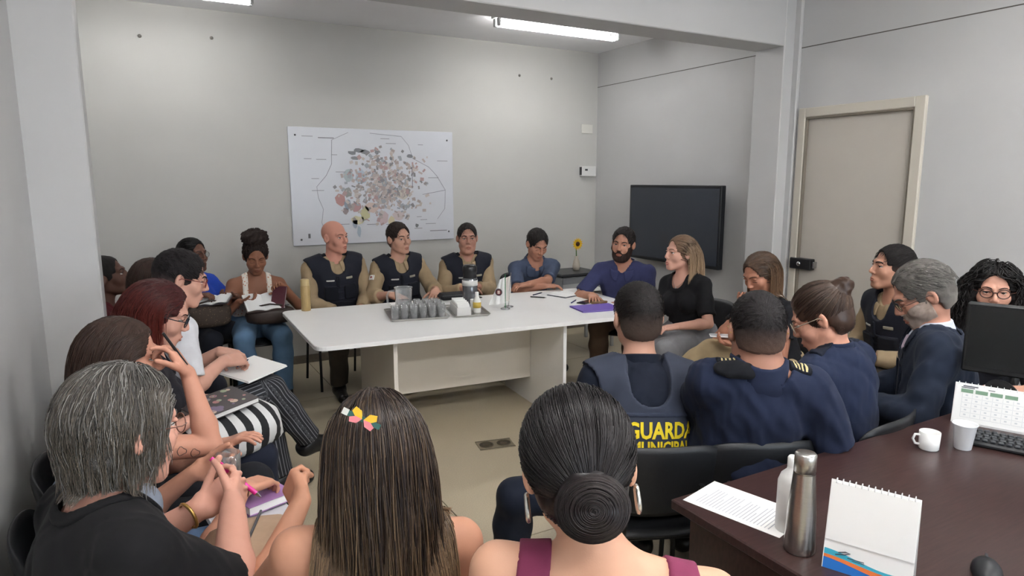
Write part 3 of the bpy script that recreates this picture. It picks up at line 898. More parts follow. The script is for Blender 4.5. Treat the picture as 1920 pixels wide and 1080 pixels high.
    if b:
        def bf(P):
            Q = ((P - H) @ Rh / hs).astype(f32)
            d = head_sdf(Q, I['jw'], I['fat'], 0, False) - b.get('t', .004) - .001 * folds(Q, 120, 2)
            x, y, z = np.abs(Q[:, 0]), Q[:, 1], Q[:, 2]
            kp = np.maximum(z + b.get('z', .04) - .9 * np.maximum(0, x - .035), .0 - y)
            kp = np.maximum(kp, -(ell(Q, A3(0, .10, -.067), (.023, .03, .0115))))
            S3 = np.stack([x, y, z], 1).astype(f32)
            if b.get('cheek', True): kp = np.maximum(kp, -(ell(S3, A3(.034, .085, -.022), (.026, .06, .036))))
            return smax(d, kp, .004) * hs
        V, F = isosurf(bf, H - .17, H + .15, .005)
        cb = np.array(srgb(*b['col']), f32)
        link('beard', raw_mesh('beard', V, F, mat('hair_short', k['col'], .75, attr=True, bump=.5, bscale=420, spec=.35), True, np.repeat(cb[None], len(V), 0) * (1 + .2 * np.sin(V[:, :1] * 300))), I['root'])

def make_glasses(I, g):
    HM = I['HM']; col = g.get('col', (20, 18, 18)); r = g.get('r', .0018); w = g.get('w', .023); hgt = g.get('h', .85)
    mt = mat('glasses_%d_%d_%d' % col, col, .3, metal=g.get('metal', 0))
    root = I['root']
    m = MB(); yy = .101
    for s in (-1, 1):
        m.ring((s * .033, yy - .002, .004), w, r, (s * .18, 1, 0), 22, 6, 1.0, hgt)
        m.tube([(s * (.033 + w), yy - .004, .008), (s * .082, .07, .010), (s * .088, -.005, .010), (s * .086, -.03, -.008)], r * .9, 5)
    m.tube([(-.010, yy, .008), (0, yy + .004, .011), (.010, yy, .008)], r, 5)
    m.xf(lambda v: HM @ v)
    o = m.build('glasses', mt, root)
    for s in (-1, 1):
        l = MB(); n = 20
        pts = []
        ax = Vector((s * .18, 1, 0)).normalized(); u = Vector((0, 0, 1)); ww = ax.cross(u)
        c = Vector((s * .033, yy - .002, .004))
        V = [c + ax * .0006] + [c + (ww * math.cos(2 * math.pi * i / n) + u * hgt * math.sin(2 * math.pi * i / n)) * w for i in range(n)]
        l.add(V, [(0, i + 1, (i + 1) % n + 1) for i in range(n)], True)
        l.xf(lambda v: HM @ v)
        lm = MATS.get('lens_glass')
        if lm is None:
            lm = bpy.data.materials.new('lens_glass'); lm.use_nodes = True; nt = lm.node_tree; nt.nodes.clear()
            out = nt.nodes.new('ShaderNodeOutputMaterial'); mx = nt.nodes.new('ShaderNodeMixShader'); tr = nt.nodes.new('ShaderNodeBsdfTransparent'); gl = nt.nodes.new('ShaderNodeBsdfGlossy'); gl.inputs['Roughness'].default_value = .05
            fr = nt.nodes.new('ShaderNodeFresnel'); fr.inputs['IOR'].default_value = 1.45
            nt.links.new(fr.outputs[0], mx.inputs[0]); nt.links.new(tr.outputs[0], mx.inputs[1]); nt.links.new(gl.outputs[0], mx.inputs[2]); nt.links.new(mx.outputs[0], out.inputs[0])
            MATS['lens_glass'] = lm
        l.build('lens', lm, o)
# ------------------------------------------------------------------ the room
XL, XA, XR, YB, YR, ZC = -.40, -.80, 4.49, 6.08, -2.6, 3.0     # XA: left wall of the alcove behind the pillar
BEAM_Y0, BEAM_Y1, BEAM_Z = 3.557, 3.83, 2.645
M_WALL = mat('wall_paint', (192, 191, 187), .75, noise=.02, nscale=2.2, bump=.04, bscale=60, spec=.3)
M_WALL2 = mat('wall_paint_cool', (190, 190, 190), .6, noise=.02, nscale=2.2, bump=.04, bscale=60, spec=.4)
M_CEIL = mat('ceiling_paint', (236, 236, 238), .85, noise=.02, nscale=3)
def S(name, mb, m, parent=None):
    o = mb.build(name, m, parent)
    if parent is None: o['kind'] = 'structure'
    return o
fl = S('floor', MB().box((XA - .2, YR - .2, -.12), (XR + .2, YB + .2, -.004)), mat('floor_joint', (70, 62, 52), .8))
M_TILE = mat('terrazzo', (188, 176, 152), .32, noise=.10, nscale=160, bump=.02, bscale=30, spec=.45)
xs = [XA, .02, 1.27, 2.52, 3.77, XR]; ys = [YR, -.01, 2.49, 4.99, YB]
for i in range(len(xs) - 1):
    for j in range(len(ys) - 1):
        g_ = .0025
        t = MB().box((xs[i] + g_, ys[j] + g_, -.006), (xs[i + 1] - g_, ys[j + 1] - g_, 0), .0015).build('floor_tile', M_TILE, fl)
S('ceiling', MB().box((XA - .2, YR - .2, ZC), (XR + .2, YB + .2, ZC + .1)), M_CEIL)
S('wall_back', MB().box((XA - .2, YB, -.1), (XR + .2, YB + .15, ZC + .1)), M_WALL)
S('wall_left', MB().box((XA - .15, YR, -.1), (XL, BEAM_Y1, ZC + .1)).box((XA - .15, BEAM_Y1, -.1), (XA, YB, ZC + .1)), M_WALL2)
S('wall_rear', MB().box((XL - .2, YR - .15, -.1), (FILL_WIN[0], YR, ZC + .1)).box((FILL_WIN[1], YR - .15, -.1), (XR + .2, YR, ZC + .1)).box((FILL_WIN[0], YR - .15, -.1), (FILL_WIN[1], YR, FILL_WIN[2])).box((FILL_WIN[0], YR - .15, FILL_WIN[3]), (FILL_WIN[1], YR, ZC + .1)), M_WALL2)
wn = empty('fill_window_1', (FILL_WIN[0], YR - .1, FILL_WIN[2])); tag(wn, kind='structure')  # added window, out of view; its sky light fills surfaces facing the camera
_w, _h = FILL_WIN[1] - FILL_WIN[0], FILL_WIN[3] - FILL_WIN[2]
for k in range(5):
    x = _w * k / 4; MB().box((max(0, x - .02), -.02, 0), (min(_w, x + .02), .02, _h)).build('fill_window_frame', mat('alu_frame', (180, 182, 184), .4, .3), wn)
for z in (0.0, _h - .04): MB().box((0, -.019, z), (_w, .019, z + .04)).build('fill_window_frame', mat('alu_frame', (180, 182, 184), .4, .3), wn)
DY0, DY1, DZ = 2.607, 3.416, 2.11
S('wall_right', MB().box((XR, YR, -.1), (XR + .15, DY0 - .03, ZC + .1)).box((XR, DY1 + .03, -.1), (XR + .15, YB, ZC + .1)).box((XR, DY0 - .03, DZ + .03), (XR + .15, DY1 + .03, ZC + .1)), M_WALL2)
S('pillar_left', MB().box((XL - .01, BEAM_Y0, 0), (-.168, BEAM_Y1, ZC), .006), M_WALL2)
S('pillar_right', MB().box((XR - .135, BEAM_Y0, 0), (XR + .01, BEAM_Y1, ZC), .006), M_WALL2)
S('ceiling_beam', MB().box((-.17, BEAM_Y0 + .001, BEAM_Z), (XR - .13, BEAM_Y1 - .001, ZC + .02), .006), M_WALL2)
M_BASE = mat('baseboard_stone', (112, 104, 94), .5, noise=.1, nscale=40)
S('baseboard_back', MB().box((XA, YB - .012, 0), (XR, YB, .075), .003), M_BASE)
S('baseboard_right', MB().box((XR - .012, BEAM_Y1, 0), (XR, YB - .013, .075), .003).box((XR - .012, YR, 0), (XR, DY0 - .10, .075), .003), M_BASE)
S('baseboard_left', MB().box((XL, YR, 0), (XL + .012, BEAM_Y0, .075), .003).box((XA, BEAM_Y1, 0), (XA + .012, YB - .013, .075), .003), M_BASE)
M_CRACK = mat('wall_joint', (92, 88, 82), .9)
S('trim_1', MB().box((XR - .002, BEAM_Y1 + .1, 2.642), (XR + .002, YB, 2.648)), M_CRACK)
S('trim_2', MB().box((XR - .002, YR, 2.63), (XR + .002, BEAM_Y0, 2.637)), M_CRACK)
S('trim_3', MB().box((XR - .03, BEAM_Y0 - .05, 0), (XR + .002, BEAM_Y0 + .01, ZC), .006), M_WALL2)
# door
M_DOOR = mat('door_beige', (186, 180, 171), .5, noise=.02, nscale=3, spec=.4)
M_FRAME = mat('door_frame_paint', (196, 190, 178), .45, spec=.4)
dr = empty('door_1', (XR, (DY0 + DY1) / 2, 0)); tag(dr, kind='structure')
def lo3(a): return lambda v: (v[0] - XR, v[1] - (DY0 + DY1) / 2, v[2])
R_ = lo3(0)
MB().box((XR + .012, DY0, .006), (XR + .05, DY1, DZ), .003, rot=R_).build('door_leaf', M_DOOR, dr)
for nm, lo_, hi_ in (('door_jamb', (XR - .025, DY0 - .075, 0), (XR + .06, DY0 - .004, DZ + .075)), ('door_jamb', (XR - .025, DY1 + .004, 0), (XR + .06, DY1 + .067, DZ + .075)), ('door_head', (XR - .0245, DY0 - .006, DZ + .005), (XR + .06, DY1 + .006, DZ + .074))):
    MB().box(lo_, hi_, .006, rot=R_).build(nm, M_FRAME, dr)
for nm, lo_, hi_ in (('door_stop', (XR - .018, DY0 - .008, 0), (XR + .012, DY0 + .008, DZ)), ('door_stop', (XR - .018, DY1 - .008, 0), (XR + .012, DY1 + .008, DZ)), ('door_stop', (XR - .018, DY0, DZ - .010), (XR + .012, DY1, DZ + .006))):
    MB().box(lo_, hi_, .003, rot=R_).build(nm, mat('door_gap', (120, 112, 100), .6), dr)
lk = MB().box((XR - .045, 3.275, .965), (XR + .012, 3.462, 1.05), .006, rot=R_).build('door_lock', mat('lock_black', (28, 28, 30), .35), dr)
MB().lathe([(.0, .0), (.018, .0), (.018, .008), (.010, .012), (0, .012)], n=18).xf(lambda v: Vector((-.045 - v.z, 3.375 - (DY0 + DY1) / 2 + v.x, 1.008 + v.y))).build('lock_cylinder', mat('chrome', (190, 190, 192), .25, 1.0), lk)
MB().box((XR - .03, 3.255, .98), (XR + .012, 3.272, 1.03), .004, rot=R_).build('lock_bolt', mat('chrome', (190, 190, 192), .25, 1.0), lk)

# fluorescent fixtures (real ceiling lamps, all over the room)
M_TUBE = mat('tube_glow', (255, 255, 255), .4, emit=(TUBE_COLOUR, TUBE_STRENGTH))
M_WHITE_METAL = mat('white_metal', (225, 226, 226), .35)
M_TUBE_DIM = mat('tube_glow_dim', (255, 255, 255), .4, emit=(TUBE_COLOUR, TUBE_STRENGTH * .42))  # alcove tubes set dimmer than the rest to soften the wall hot spot
def fixture(x, y, z=ZC, L=1.30, label='', rz=0.0, mt=None):
    r = empty('fluorescent_lamp', (x, y, z), rz); tag(r, label, 'ceiling lamp', 'fluorescent ceiling lamps')
    MB().box((-L / 2, -.05, -.03), (L / 2, .05, -.001), .006).build('lamp_tray', M_WHITE_METAL, r)
    for s in (-1, 1):
        MB().tube([(-L / 2 + .05, s * .032, -.075), (L / 2 - .05, s * .032, -.075)], .0155, 12).build('tube', mt or M_TUBE, r)
        for e in (-1, 1):
            MB().box((e * (L / 2 - .035) - .012, s * .032 - .016, -.095), (e * (L / 2 - .035) + .012, s * .032 + .016, -.03), .004).build('socket', mat('socket_grey', (170, 172, 172), .4), r)
    return r
fixture(3.34, 5.095, label='double tube fluorescent lamp on the ceiling near the right wall corner', mt=M_TUBE_DIM)
fixture(.23, 5.36, label='fluorescent lamp on ceiling above the map side, only its bright end visible', mt=mat('tube_glow_dim2', (255, 255, 255), .4, emit=(TUBE_COLOUR, TUBE_STRENGTH * .27)))
for (x, y, w_) in ((.9, .95, 'above the front chairs'), (3.1, .95, 'above the right end of the dark desk'), (.9, -1.0, 'by the rear wall, left'), (3.1, -1.0, 'by the rear wall, right')):
    fixture(x, y, label='white double tube fluorescent lamp ' + w_)

# things on the walls
def wallmap():
    r = empty('wall_map', (1.965, YB, 1.075)); tag(r, 'large laminated city map board on the back wall behind the officers', 'map')
    W, Hh = 1.55, 1.035
    MB().box((-W / 2, -.022, 0), (W / 2, -.002, Hh), .003).build('board', mat('map_board', (208, 210, 216), .25, noise=.02, nscale=4, spec=.5, bump=.25, bscale=5), r)
    R = random.Random(4)
    V = []; F = []; C = []
    def quad(pts, c, y=-.0235):
        n = len(V)
        for (x, z) in pts: V.append((x, y, z)); C.append(srgb(*[int(v * .68 + 205 * .32) for v in c]))
        F.append(tuple(range(n, n + len(pts))))
    cx, cz = .07, .53
    pal = [(120, 112, 112), (150, 130, 125), (165, 145, 140), (135, 140, 150), (175, 160, 150), (100, 98, 102), (160, 120, 118), (185, 170, 165)]
    for i in range(620):
        a = R.random() * 6.283; rr = abs(R.gauss(0, .55)) ** .8
        x = cx + math.cos(a) * rr * .42; z = cz + math.sin(a) * rr * .33
        if abs(x - cx) > .46 or abs(z - cz) > .36: continue
        sx, sz = .006 + R.random() * .016, .005 + R.random() * .014; t = R.random() * 3
        ct, st = math.cos(t), math.sin(t)
        quad([(x + dx * sx * ct - dz * sz * st, z + dx * sx * st + dz * sz * ct) for dx, dz in ((-1, -1), (1, -1), (1, 1), (-1, 1))], R.choice(pal), -.0235 - i * 2e-6)
    def blob(x, z, w, h, c, n=9, y=-.0232):
        quad([(x + math.cos(6.283 * k / n) * w * (.7 + .5 * R.random()), z + math.sin(6.283 * k / n) * h * (.7 + .5 * R.random())) for k in range(n)], c, y)
    for x, z, w, h, c in ((-.34, .40, .05, .07, (170, 105, 100)), (-.27, .47, .04, .05, (120, 120, 115)), (-.28, .36, .035, .05, (110, 125, 145)), (-.20, .33, .045, .05, (165, 110, 108)), (-.12, .27, .05, .07, (180, 175, 115)), (-.19, .21, .06, .045, (200, 190, 140)),
                          (-.05, .33, .07, .05, (195, 165, 150)), (-.15, .60, .06, .08, (160, 180, 200)), (-.26, .62, .05, .06, (150, 165, 170)), (-.22, .18, .03, .05, (150, 165, 190)), (.13, .17, .035, .07, (205, 190, 140)), (.06, .22, .05, .06, (190, 160, 165)), (.20, .24, .06, .05, (195, 175, 175)),
                          (-.02, .48, .08, .05, (200, 200, 195)), (.25, .45, .07, .06, (190, 180, 165)), (-.3, .30, .03, .03, (130, 110, 110)), (-.18, .11, .02, .05, (150, 170, 190))):
        blob(x, z, w, h, c)
    for x, z, w in ((-.22, .82, .045), (-.16, .845, .05), (-.10, .83, .05), (-.20, .775, .035), (.01, .83, .02), (.33, .80, .03), (.15, .78, .02)): blob(x, z, w, .02, (92, 96, 102), 8, -.0236)
    for i in range(30):
        x = R.uniform(-.65, .68); z = R.uniform(.08, .96)
        if ((x - cx) / .45) ** 2 + ((z - cz) / .36) ** 2 < .8: continue
        w = R.uniform(.02, .055); quad([(x - w, z - .003), (x + w, z - .003), (x + w, z + .003), (x - w, z + .003)], (120, 122, 130))
    quad([(-.645, .065), (-.625, .065), (-.625, .105), (-.645, .105)], (60, 60, 66)); quad([(-.52, .943), (-.38, .943), (-.38, .951), (-.52, .951)], (90, 90, 98)); quad([(.52, .085), (.70, .085), (.70, .092), (.52, .092)], (90, 90, 98))
    blob(.385, .145, .02, .02, (80, 84, 86)); quad([(.36, .115), (.44, .115), (.44, .121), (.36, .121)], (120, 120, 124))
    me = raw_mesh('map_print', V, F, mat('map_ink', (120, 120, 120), .4, attr=True), False, np.array(C, f32))
    tag(link('map_print', me, r), kind='stuff')
    bd = MB(); pts = [(-.25, 1.0), (-.40, .93), (-.41, .72), (-.46, .62), (-.55, .52), (-.54, .42), (-.50, .32), (-.52, .20), (-.48, .08)]
    bd.tube([(x, -.0235, z) for x, z in pts], .0016, 5); bd.tube([(x, -.0235, z) for x, z in [(-.05, 1.0), (.25, .98), (.32, .90), (.36, .78), (.52, .70), (.60, .62), (.69, .48), (.68, .30), (.60, .2)]], .0016, 5)
    bd.tube([(.45, -.0235, .44), (.69, -.0235, .48)], .0018, 5); bd.tube([(.35, -.0235, .70), (.35, -.0235, .50)], .003, 5)
    bd.build('map_boundary_line', mat('map_line', (120, 118, 130), .5), r)
    for x, z in ((-.715, .965), (.715, .955), (-.705, .055), (.72, .075)):
        MB().ball((x, -.024, z), (.009, .006, .009), 10).build('screw', mat('screw_grey', (95, 95, 98), .4, .6), r)
wallmap()
tv = empty('television', (XR, 4.70, .877)); tag(tv, 'large black flat television mounted on the wall behind the blonde woman', 'television')
MB().box((-.150, -.605, 0), (-.095, .605, .725), .006).build('bezel', mat('tv_bezel', (22, 24, 28), .35), tv)
MB().box((-.1525, -.583, .028), (-.149, .583, .700), .001).build('screen', mat('tv_screen', (54, 58, 66), .12, spec=.5), tv)
MB().box((-.095, -.45, .10), (-.06, .45, .55), .01).box((-.07, -.2, .2), (-.001, .2, .5), .004).build('wall_mount', mat('tv_bezel', (22, 24, 28), .35), tv)
ct = empty('wall_control_box', (4.358, YB, 1.69)); tag(ct, 'small white control box on back wall near the corner above the television', 'control box')
MB().box((-.095, -.05, 0), (.095, -.001, .108), .006).build('case', mat('plastic_white', (222, 222, 220), .4), ct)
MB().box((-.097, -.045, .015), (-.0945, -.005, .10)).build('side_vent', mat('plastic_dark', (60, 60, 62), .5), ct)
MB().box((-.055, -.0515, .06), (-.02, -.0495, .08)).build('display', mat('plastic_dark', (60, 60, 62), .5), ct)
tag(MB().box((4.28, YB - .010, 2.15), (4.425, YB - .001, 2.248), .003).build('blank_cover_plate', mat('plate_white', (212, 210, 202), .5)), 'flat white blank cover plate high on back wall', 'cover plate')
for i, (x, z, w_) in enumerate(((.13, 2.75, 'far left'), (.64, 2.785, 'second from the left'), (3.505, 2.70, 'third from left'), (3.89, 2.695, 'rightmost, left of the corner'))):
    a = MB(); a.lathe([(0, .0), (.014, .0), (.012, .006), (.006, .018), (0, .018)], n=10).xf(lambda v: Vector((x + v.x, YB - v.z - .0005, z + v.y)))
    tag(a.build('wall_plug', mat('plug_grey', (136, 132, 126), .6)), 'small grey wall plug high on the back wall, ' + w_, 'wall plug', 'wall plugs on the back wall')

# ------------------------------------------------------------------ furniture
M_BLK = mat('chair_black', (30, 31, 34), .42, noise=.08, nscale=60, bump=.12, bscale=400, spec=.5)
M_LEG = mat('chair_leg_black', (20, 20, 22), .35)
def make_chair_meshes():
    D = {}
    m = MB(); nx, ny = 10, 10; V = []; F = []
    def pad(fn, n1, n2, th):
        V = []; F = []
        for sgn in (1, -1):
            for i in range(n1 + 1):
                for j in range(n2 + 1): V.append(fn(i / n1 * 2 - 1, j / n2 * 2 - 1, sgn))
        o = (n1 + 1) * (n2 + 1); w = n2 + 1
        for i in range(n1):
            for j in range(n2):
                q = (i * w + j, (i + 1) * w + j, (i + 1) * w + j + 1, i * w + j + 1)
                F.append(q); F.append(tuple(o + k for k in q[::-1]))
        ring = [i * w for i in range(n1 + 1)] + [n1 * w + j for j in range(1, w)] + [i * w + n2 for i in range(n1 - 1, -1, -1)] + [j for j in range(n2 - 1, 0, -1)]
        for a in range(len(ring)):
            b = (a + 1) % len(ring); F.append((ring[b], ring[a], o + ring[a], o + ring[b]))
        return V, F
    def sq(u, v, p=4):     # rounded square
        r = max(1e-6, (abs(u) ** p + abs(v) ** p) ** (1 / p)); k = max(abs(u), abs(v)) / r if r > 0 else 1
        return u * k, v * k
    def seat(u, v, s):
        a, b = sq(u, v); e = max(abs(u), abs(v)); th = .022 * (1 - e ** 6 * .8)
        return (a * .225, b * .21 + .02, .435 + s * th - .012 * (1 - a * a) + (.0 if b < .6 else -.03 * (b - .6)))
    def back(u, v, s):
        a, b = sq(u, v); e = max(abs(u), abs(v)); th = .014 * (1 - e ** 6 * .8)
        return (a * (.215 + .012 * b), -.235 - .045 * b * .6 + .05 * (a * a) - s * th * 1.0, .645 + b * .135)
    for nm, fn in (('seat', seat), ('backrest', back)):
        V, F = pad(fn, 12, 12, .02); k = MB(); k.add(V, F, True); D[nm] = k.mesh(nm, M_BLK)
    for nm, x, y0, y1 in (('fl', -.2, .19, .215), ('fr', .2, .19, .215), ('bl', -.2, -.16, -.23), ('br', .2, -.16, -.23)):
        D[nm] = MB().tube([(x, y0, .415), (x * 1.03, y1, .002)], .0105, 8).mesh('leg', M_LEG)
    D['frame'] = MB().tube([(-.2, .19, .41), (-.2, -.17, .41), (.2, -.17, .41), (.2, .19, .41), (-.2, .19, .41)], .009, 8).mesh('seat_frame', M_LEG)
    for s, n in ((-1, 'ul'), (1, 'ur')):
        D[n] = MB().tube([(s * .13, -.13, .408), (s * .13, -.22, .42), (s * .13, -.245, .50), (s * .13, -.252, .64)], .011, 8).mesh('back_support', M_LEG)
    return D
CH = make_chair_meshes()
NCH = [0]
def chair(x, y, th, label, dy=-.02):
    a = math.radians(th)
    r = empty('stacking_chair', (x + math.cos(a) * dy, y + math.sin(a) * dy, 0), a - math.pi / 2)
    tag(r, label, 'chair', 'black stacking chairs')
    for k, nm in (('seat', 'seat'), ('backrest', 'backrest'), ('fl', 'leg'), ('fr', 'leg'), ('bl', 'leg'), ('br', 'leg'), ('frame', 'seat_frame'), ('ul', 'back_support'), ('ur', 'back_support')):
        link(nm, CH[k], r)
    return r

# white meeting table, turned a little in the room
TA = math.radians(-4.6); TC = (.815, 4.27)
tb = empty('meeting_table', (TC[0], TC[1], 0), TA); tag(tb, 'long white meeting table with panel legs, in front of the officers', 'table')
M_LAM = mat('white_laminate', (243, 243, 242), .38, noise=.01, nscale=5, spec=.45)
M_LAM2 = mat('beige_laminate', (230, 224, 214), .45, noise=.015, nscale=5)
TZ = .73
def rrect(x0, x1, y0, y1, r, n=6):
    P = []
    for cx, cy, a0 in ((x1 - r, y1 - r, 0), (x0 + r, y1 - r, 90), (x0 + r, y0 + r, 180), (x1 - r, y0 + r, 270)):
        for k in range(n + 1):
            a = math.radians(a0 + 90 * k / n); P.append((cx + r * math.cos(a), cy + r * math.sin(a)))
    return P
def rpoly(C, r, n=6):
    P = []
    for i in range(len(C)):
        p, a, b = Vector(C[i]), Vector(C[i - 1]), Vector(C[(i + 1) % len(C)])
        u, w = (a - p).normalized(), (b - p).normalized(); s0, s1 = p + u * r, p + w * r
        for k in range(n + 1):
            t = k / n; q = s0 * (1 - t) ** 2 + p * 2 * t * (1 - t) + s1 * t * t; P.append((q.x, q.y))
    return P
m = MB(); m.poly(rpoly([(.045, -.60), (2.42, -.60), (2.42, .60), (-.02, .60)], .08), TZ - .024, TZ - .003); m.poly(rpoly([(.048, -.597), (2.417, -.597), (2.417, .597), (-.017, .597)], .078), TZ - .004, TZ)
m.build('tabletop', M_LAM, tb)
MB().box((.50, -.52, 0), (.525, .44, TZ - .025), .002).build('panel_leg', M_LAM2, tb)
MB().box((1.66, -.52, 0), (1.685, .44, TZ - .025), .002).build('panel_leg', M_LAM, tb)
MB().box((.526, -.02, .20), (1.659, .0, TZ - .06), .002).build('modesty_panel', M_LAM2, tb)
MB().box((.50, -.3, TZ - .05), (1.64, -.27, TZ - .025), .002).build('support_rail', mat('rail_dark', (40, 38, 36), .5), tb)
TM = tb_m = Matrix.Translation((TC[0], TC[1], 0)) @ Matrix.Rotation(TA, 4, 'Z')

# dark desk on the right
dk = empty('dark_desk', (2.28, .96, 0)); tag(dk, 'dark brown wooden desk in the right foreground', 'desk')
M_DESK = mat('dark_wood', (58, 40, 38), .28, noise=.28, nscale=9, spec=.5, stretch=(1.2, 14, 6), bump=.03, bscale=80)
DZT = .74
MB().box((-1.0, -.42, DZT - .03), (1.0, .385, DZT), .004).build('desktop', M_DESK, dk)
MB().box((-.955, -.38, 0), (-.93, .35, DZT - .031), .002).build('side_panel', M_DESK, dk)
MB().box((.93, -.38, 0), (.955, .35, DZT - .031), .002).build('side_panel', M_DESK, dk)
MB().box((-.929, .28, .2), (.929, .30, DZT - .031), .002).build('modesty_panel', M_DESK, dk)

# printer on its stand in the corner
st = empty('printer_stand', (3.78, 5.42, 0)); tag(st, 'low grey stand under the printer in the far corner', 'stand')
MB().box((-.32, -.25, .55), (.32, .25, .575), .004).build('stand_top', mat('grey_lam', (150, 150, 150), .5), st)
for x in (-.29, .29):
    for y in (-.22, .22): MB().box((x - .015, y - .015, 0), (x + .015, y + .015, .551), .002).build('leg', mat('grey_lam', (150, 150, 150), .5), st)
pr = empty('printer', (3.72, 5.42, .575)); tag(pr, 'grey desktop printer with black lid behind the bearded man', 'printer')
MB().box((-.24, -.2, 0), (.24, .2, .15), .012).build('body', mat('printer_grey', (168, 170, 172), .45), pr)
MB().box((-.25, -.21, .155), (.25, .21, .185), .012).build('lid', mat('printer_black', (32, 34, 38), .35), pr)
MB().box((-.18, -.36, .03), (.18, -.20, .042), .003).build('paper_tray', mat('plastic_white', (222, 222, 220), .4), pr)
MB().box((-.235, -.205, .09), (.235, -.195, .15), .003).build('front_panel', mat('printer_panel', (120, 122, 126), .4), pr)

# sunflower in a small vase on the printer
sf = empty('sunflower_vase', (3.80, 5.45, .761)); tag(sf, 'yellow sunflower in a small vase beside the bearded man', 'flower')
MB().lathe([(0, 0), (.03, 0), (.04, .04), (.03, .09), (.018, .12), (.022, .14), (.018, .14), (.014, .12), (0, .1)], n=16).build('vase', mat('vase_clay', (190, 180, 165), .4), sf)
MB().tube([(0, 0, .1), (-.01, -.01, .2), (-.02, -.03, .26)], .005, 6).build('stem', mat('stem_green', (70, 110, 50), .6), sf)
MB().ball((-.02, -.05, .265), (.024, .014, .024), 12).build('flower_centre', mat('flower_brown', (74, 46, 22), .9, bump=.6), sf)
for k in range(14):
    a = 2 * math.pi * k / 14
    d = Vector((math.cos(a), 0, math.sin(a))); b = Vector((-.02, -.046, .265)) + d * .02
    t = Vector((-math.sin(a), 0, math.cos(a)))
    p = MB(); p.add([b - t * .006, b + d * .022 - t * .010 + Vector((0, -.004, 0)), b + d * .046 + Vector((0, -.002, 0)), b + d * .022 + t * .010 + Vector((0, -.004, 0)), b + t * .006, b + d * .022 + Vector((0, .002, 0))],
                    [(0, 1, 5), (1, 2, 5), (2, 3, 5), (3, 4, 5), (4, 0, 5), (0, 4, 3, 1), (1, 3, 2)])
    p.build('petal', mat('petal_yellow', (236, 190, 40), .6), sf)

# floor socket box
fo = empty('floor_socket', (1.862, 3.535, 0), math.radians(-12)); tag(fo, 'flat floor socket plate with two round caps between the tables', 'floor socket')
MB().box((-.115, -.07, .0005), (.115, .07, .004), .001).build('plate', mat('socket_plate', (148, 138, 118), .4, .3), fo)
for s in (-1, 1):
    c = MB().lathe([(0, .003), (.045, .003), (.045, .008), (.038, .009), (.036, .006), (.02, .006), (.016, .009), (0, .009)], (s * .057, 0, 0), 20).build('cap', mat('socket_cap', (96, 88, 74), .4, .5), fo)
for s in (-1, 1): MB().box((-.115, s * .063 - .004, .003), (.115, s * .063 + .004, .006), .001).build('plate_edge', mat('socket_cap', (96, 88, 74), .4, .5), fo)

# ------------------------------------------------------------------ things on the meeting table
def T(x, y): v = TM @ Vector((x, y, 0)); return (v.x, v.y, TZ)
def glassy(name, tint, refl=.9, body=.10):
    m = bpy.data.materials.new(name); m.use_nodes = True; nt = m.node_tree; nt.nodes.clear()
    out = nt.nodes.new('ShaderNodeOutputMaterial'); tr = nt.nodes.new('ShaderNodeBsdfTransparent'); tr.inputs[0].default_value = (*tint, 1)
    gl = nt.nodes.new('ShaderNodeBsdfGlossy'); gl.inputs['Roughness'].default_value = .06; df = nt.nodes.new('ShaderNodeBsdfDiffuse'); df.inputs[0].default_value = (.8, .82, .84, 1)
    lw = nt.nodes.new('ShaderNodeLayerWeight'); lw.inputs['Blend'].default_value = .35
    mx = nt.nodes.new('ShaderNodeMixShader'); m2 = nt.nodes.new('ShaderNodeMixShader'); m2.inputs[0].default_value = body
    nt.links.new(tr.outputs[0], m2.inputs[1]); nt.links.new(df.outputs[0], m2.inputs[2])
    nt.links.new(lw.outputs['Facing'], mx.inputs[0]); nt.links.new(m2.outputs[0], mx.inputs[1]); nt.links.new(gl.outputs[0], mx.inputs[2]); nt.links.new(mx.outputs[0], out.inputs[0])
    MATS[name] = m
    return m
M_GLASS = glassy('clear_glass', (.985, .99, .99), body=.13)
M_STEEL = mat('brushed_steel', (186, 184, 180), .28, 1.0, noise=.06, nscale=30, stretch=(1, 1, 14))
def lab(o, l, c, g=None): return tag(o, l, c, g)
r = empty('thermos_flask', (1.005, 4.80, TZ)); lab(r, 'slim gold bamboo coloured flask at the left end of white table', 'flask')
MB().lathe([(0, 0), (.030, 0), (.033, .004), (.033, .175), (.030, .180)], n=24).build('flask_body', mat('bamboo', (178, 152, 104), .45, noise=.15, nscale=12, stretch=(8, 8, 1)), r)
MB().lathe([(.031, .181), (.031, .222), (.027, .228), (0, .228)], n=24).build('lid', mat('bamboo_lid', (190, 168, 122), .4, noise=.1, nscale=12), r)
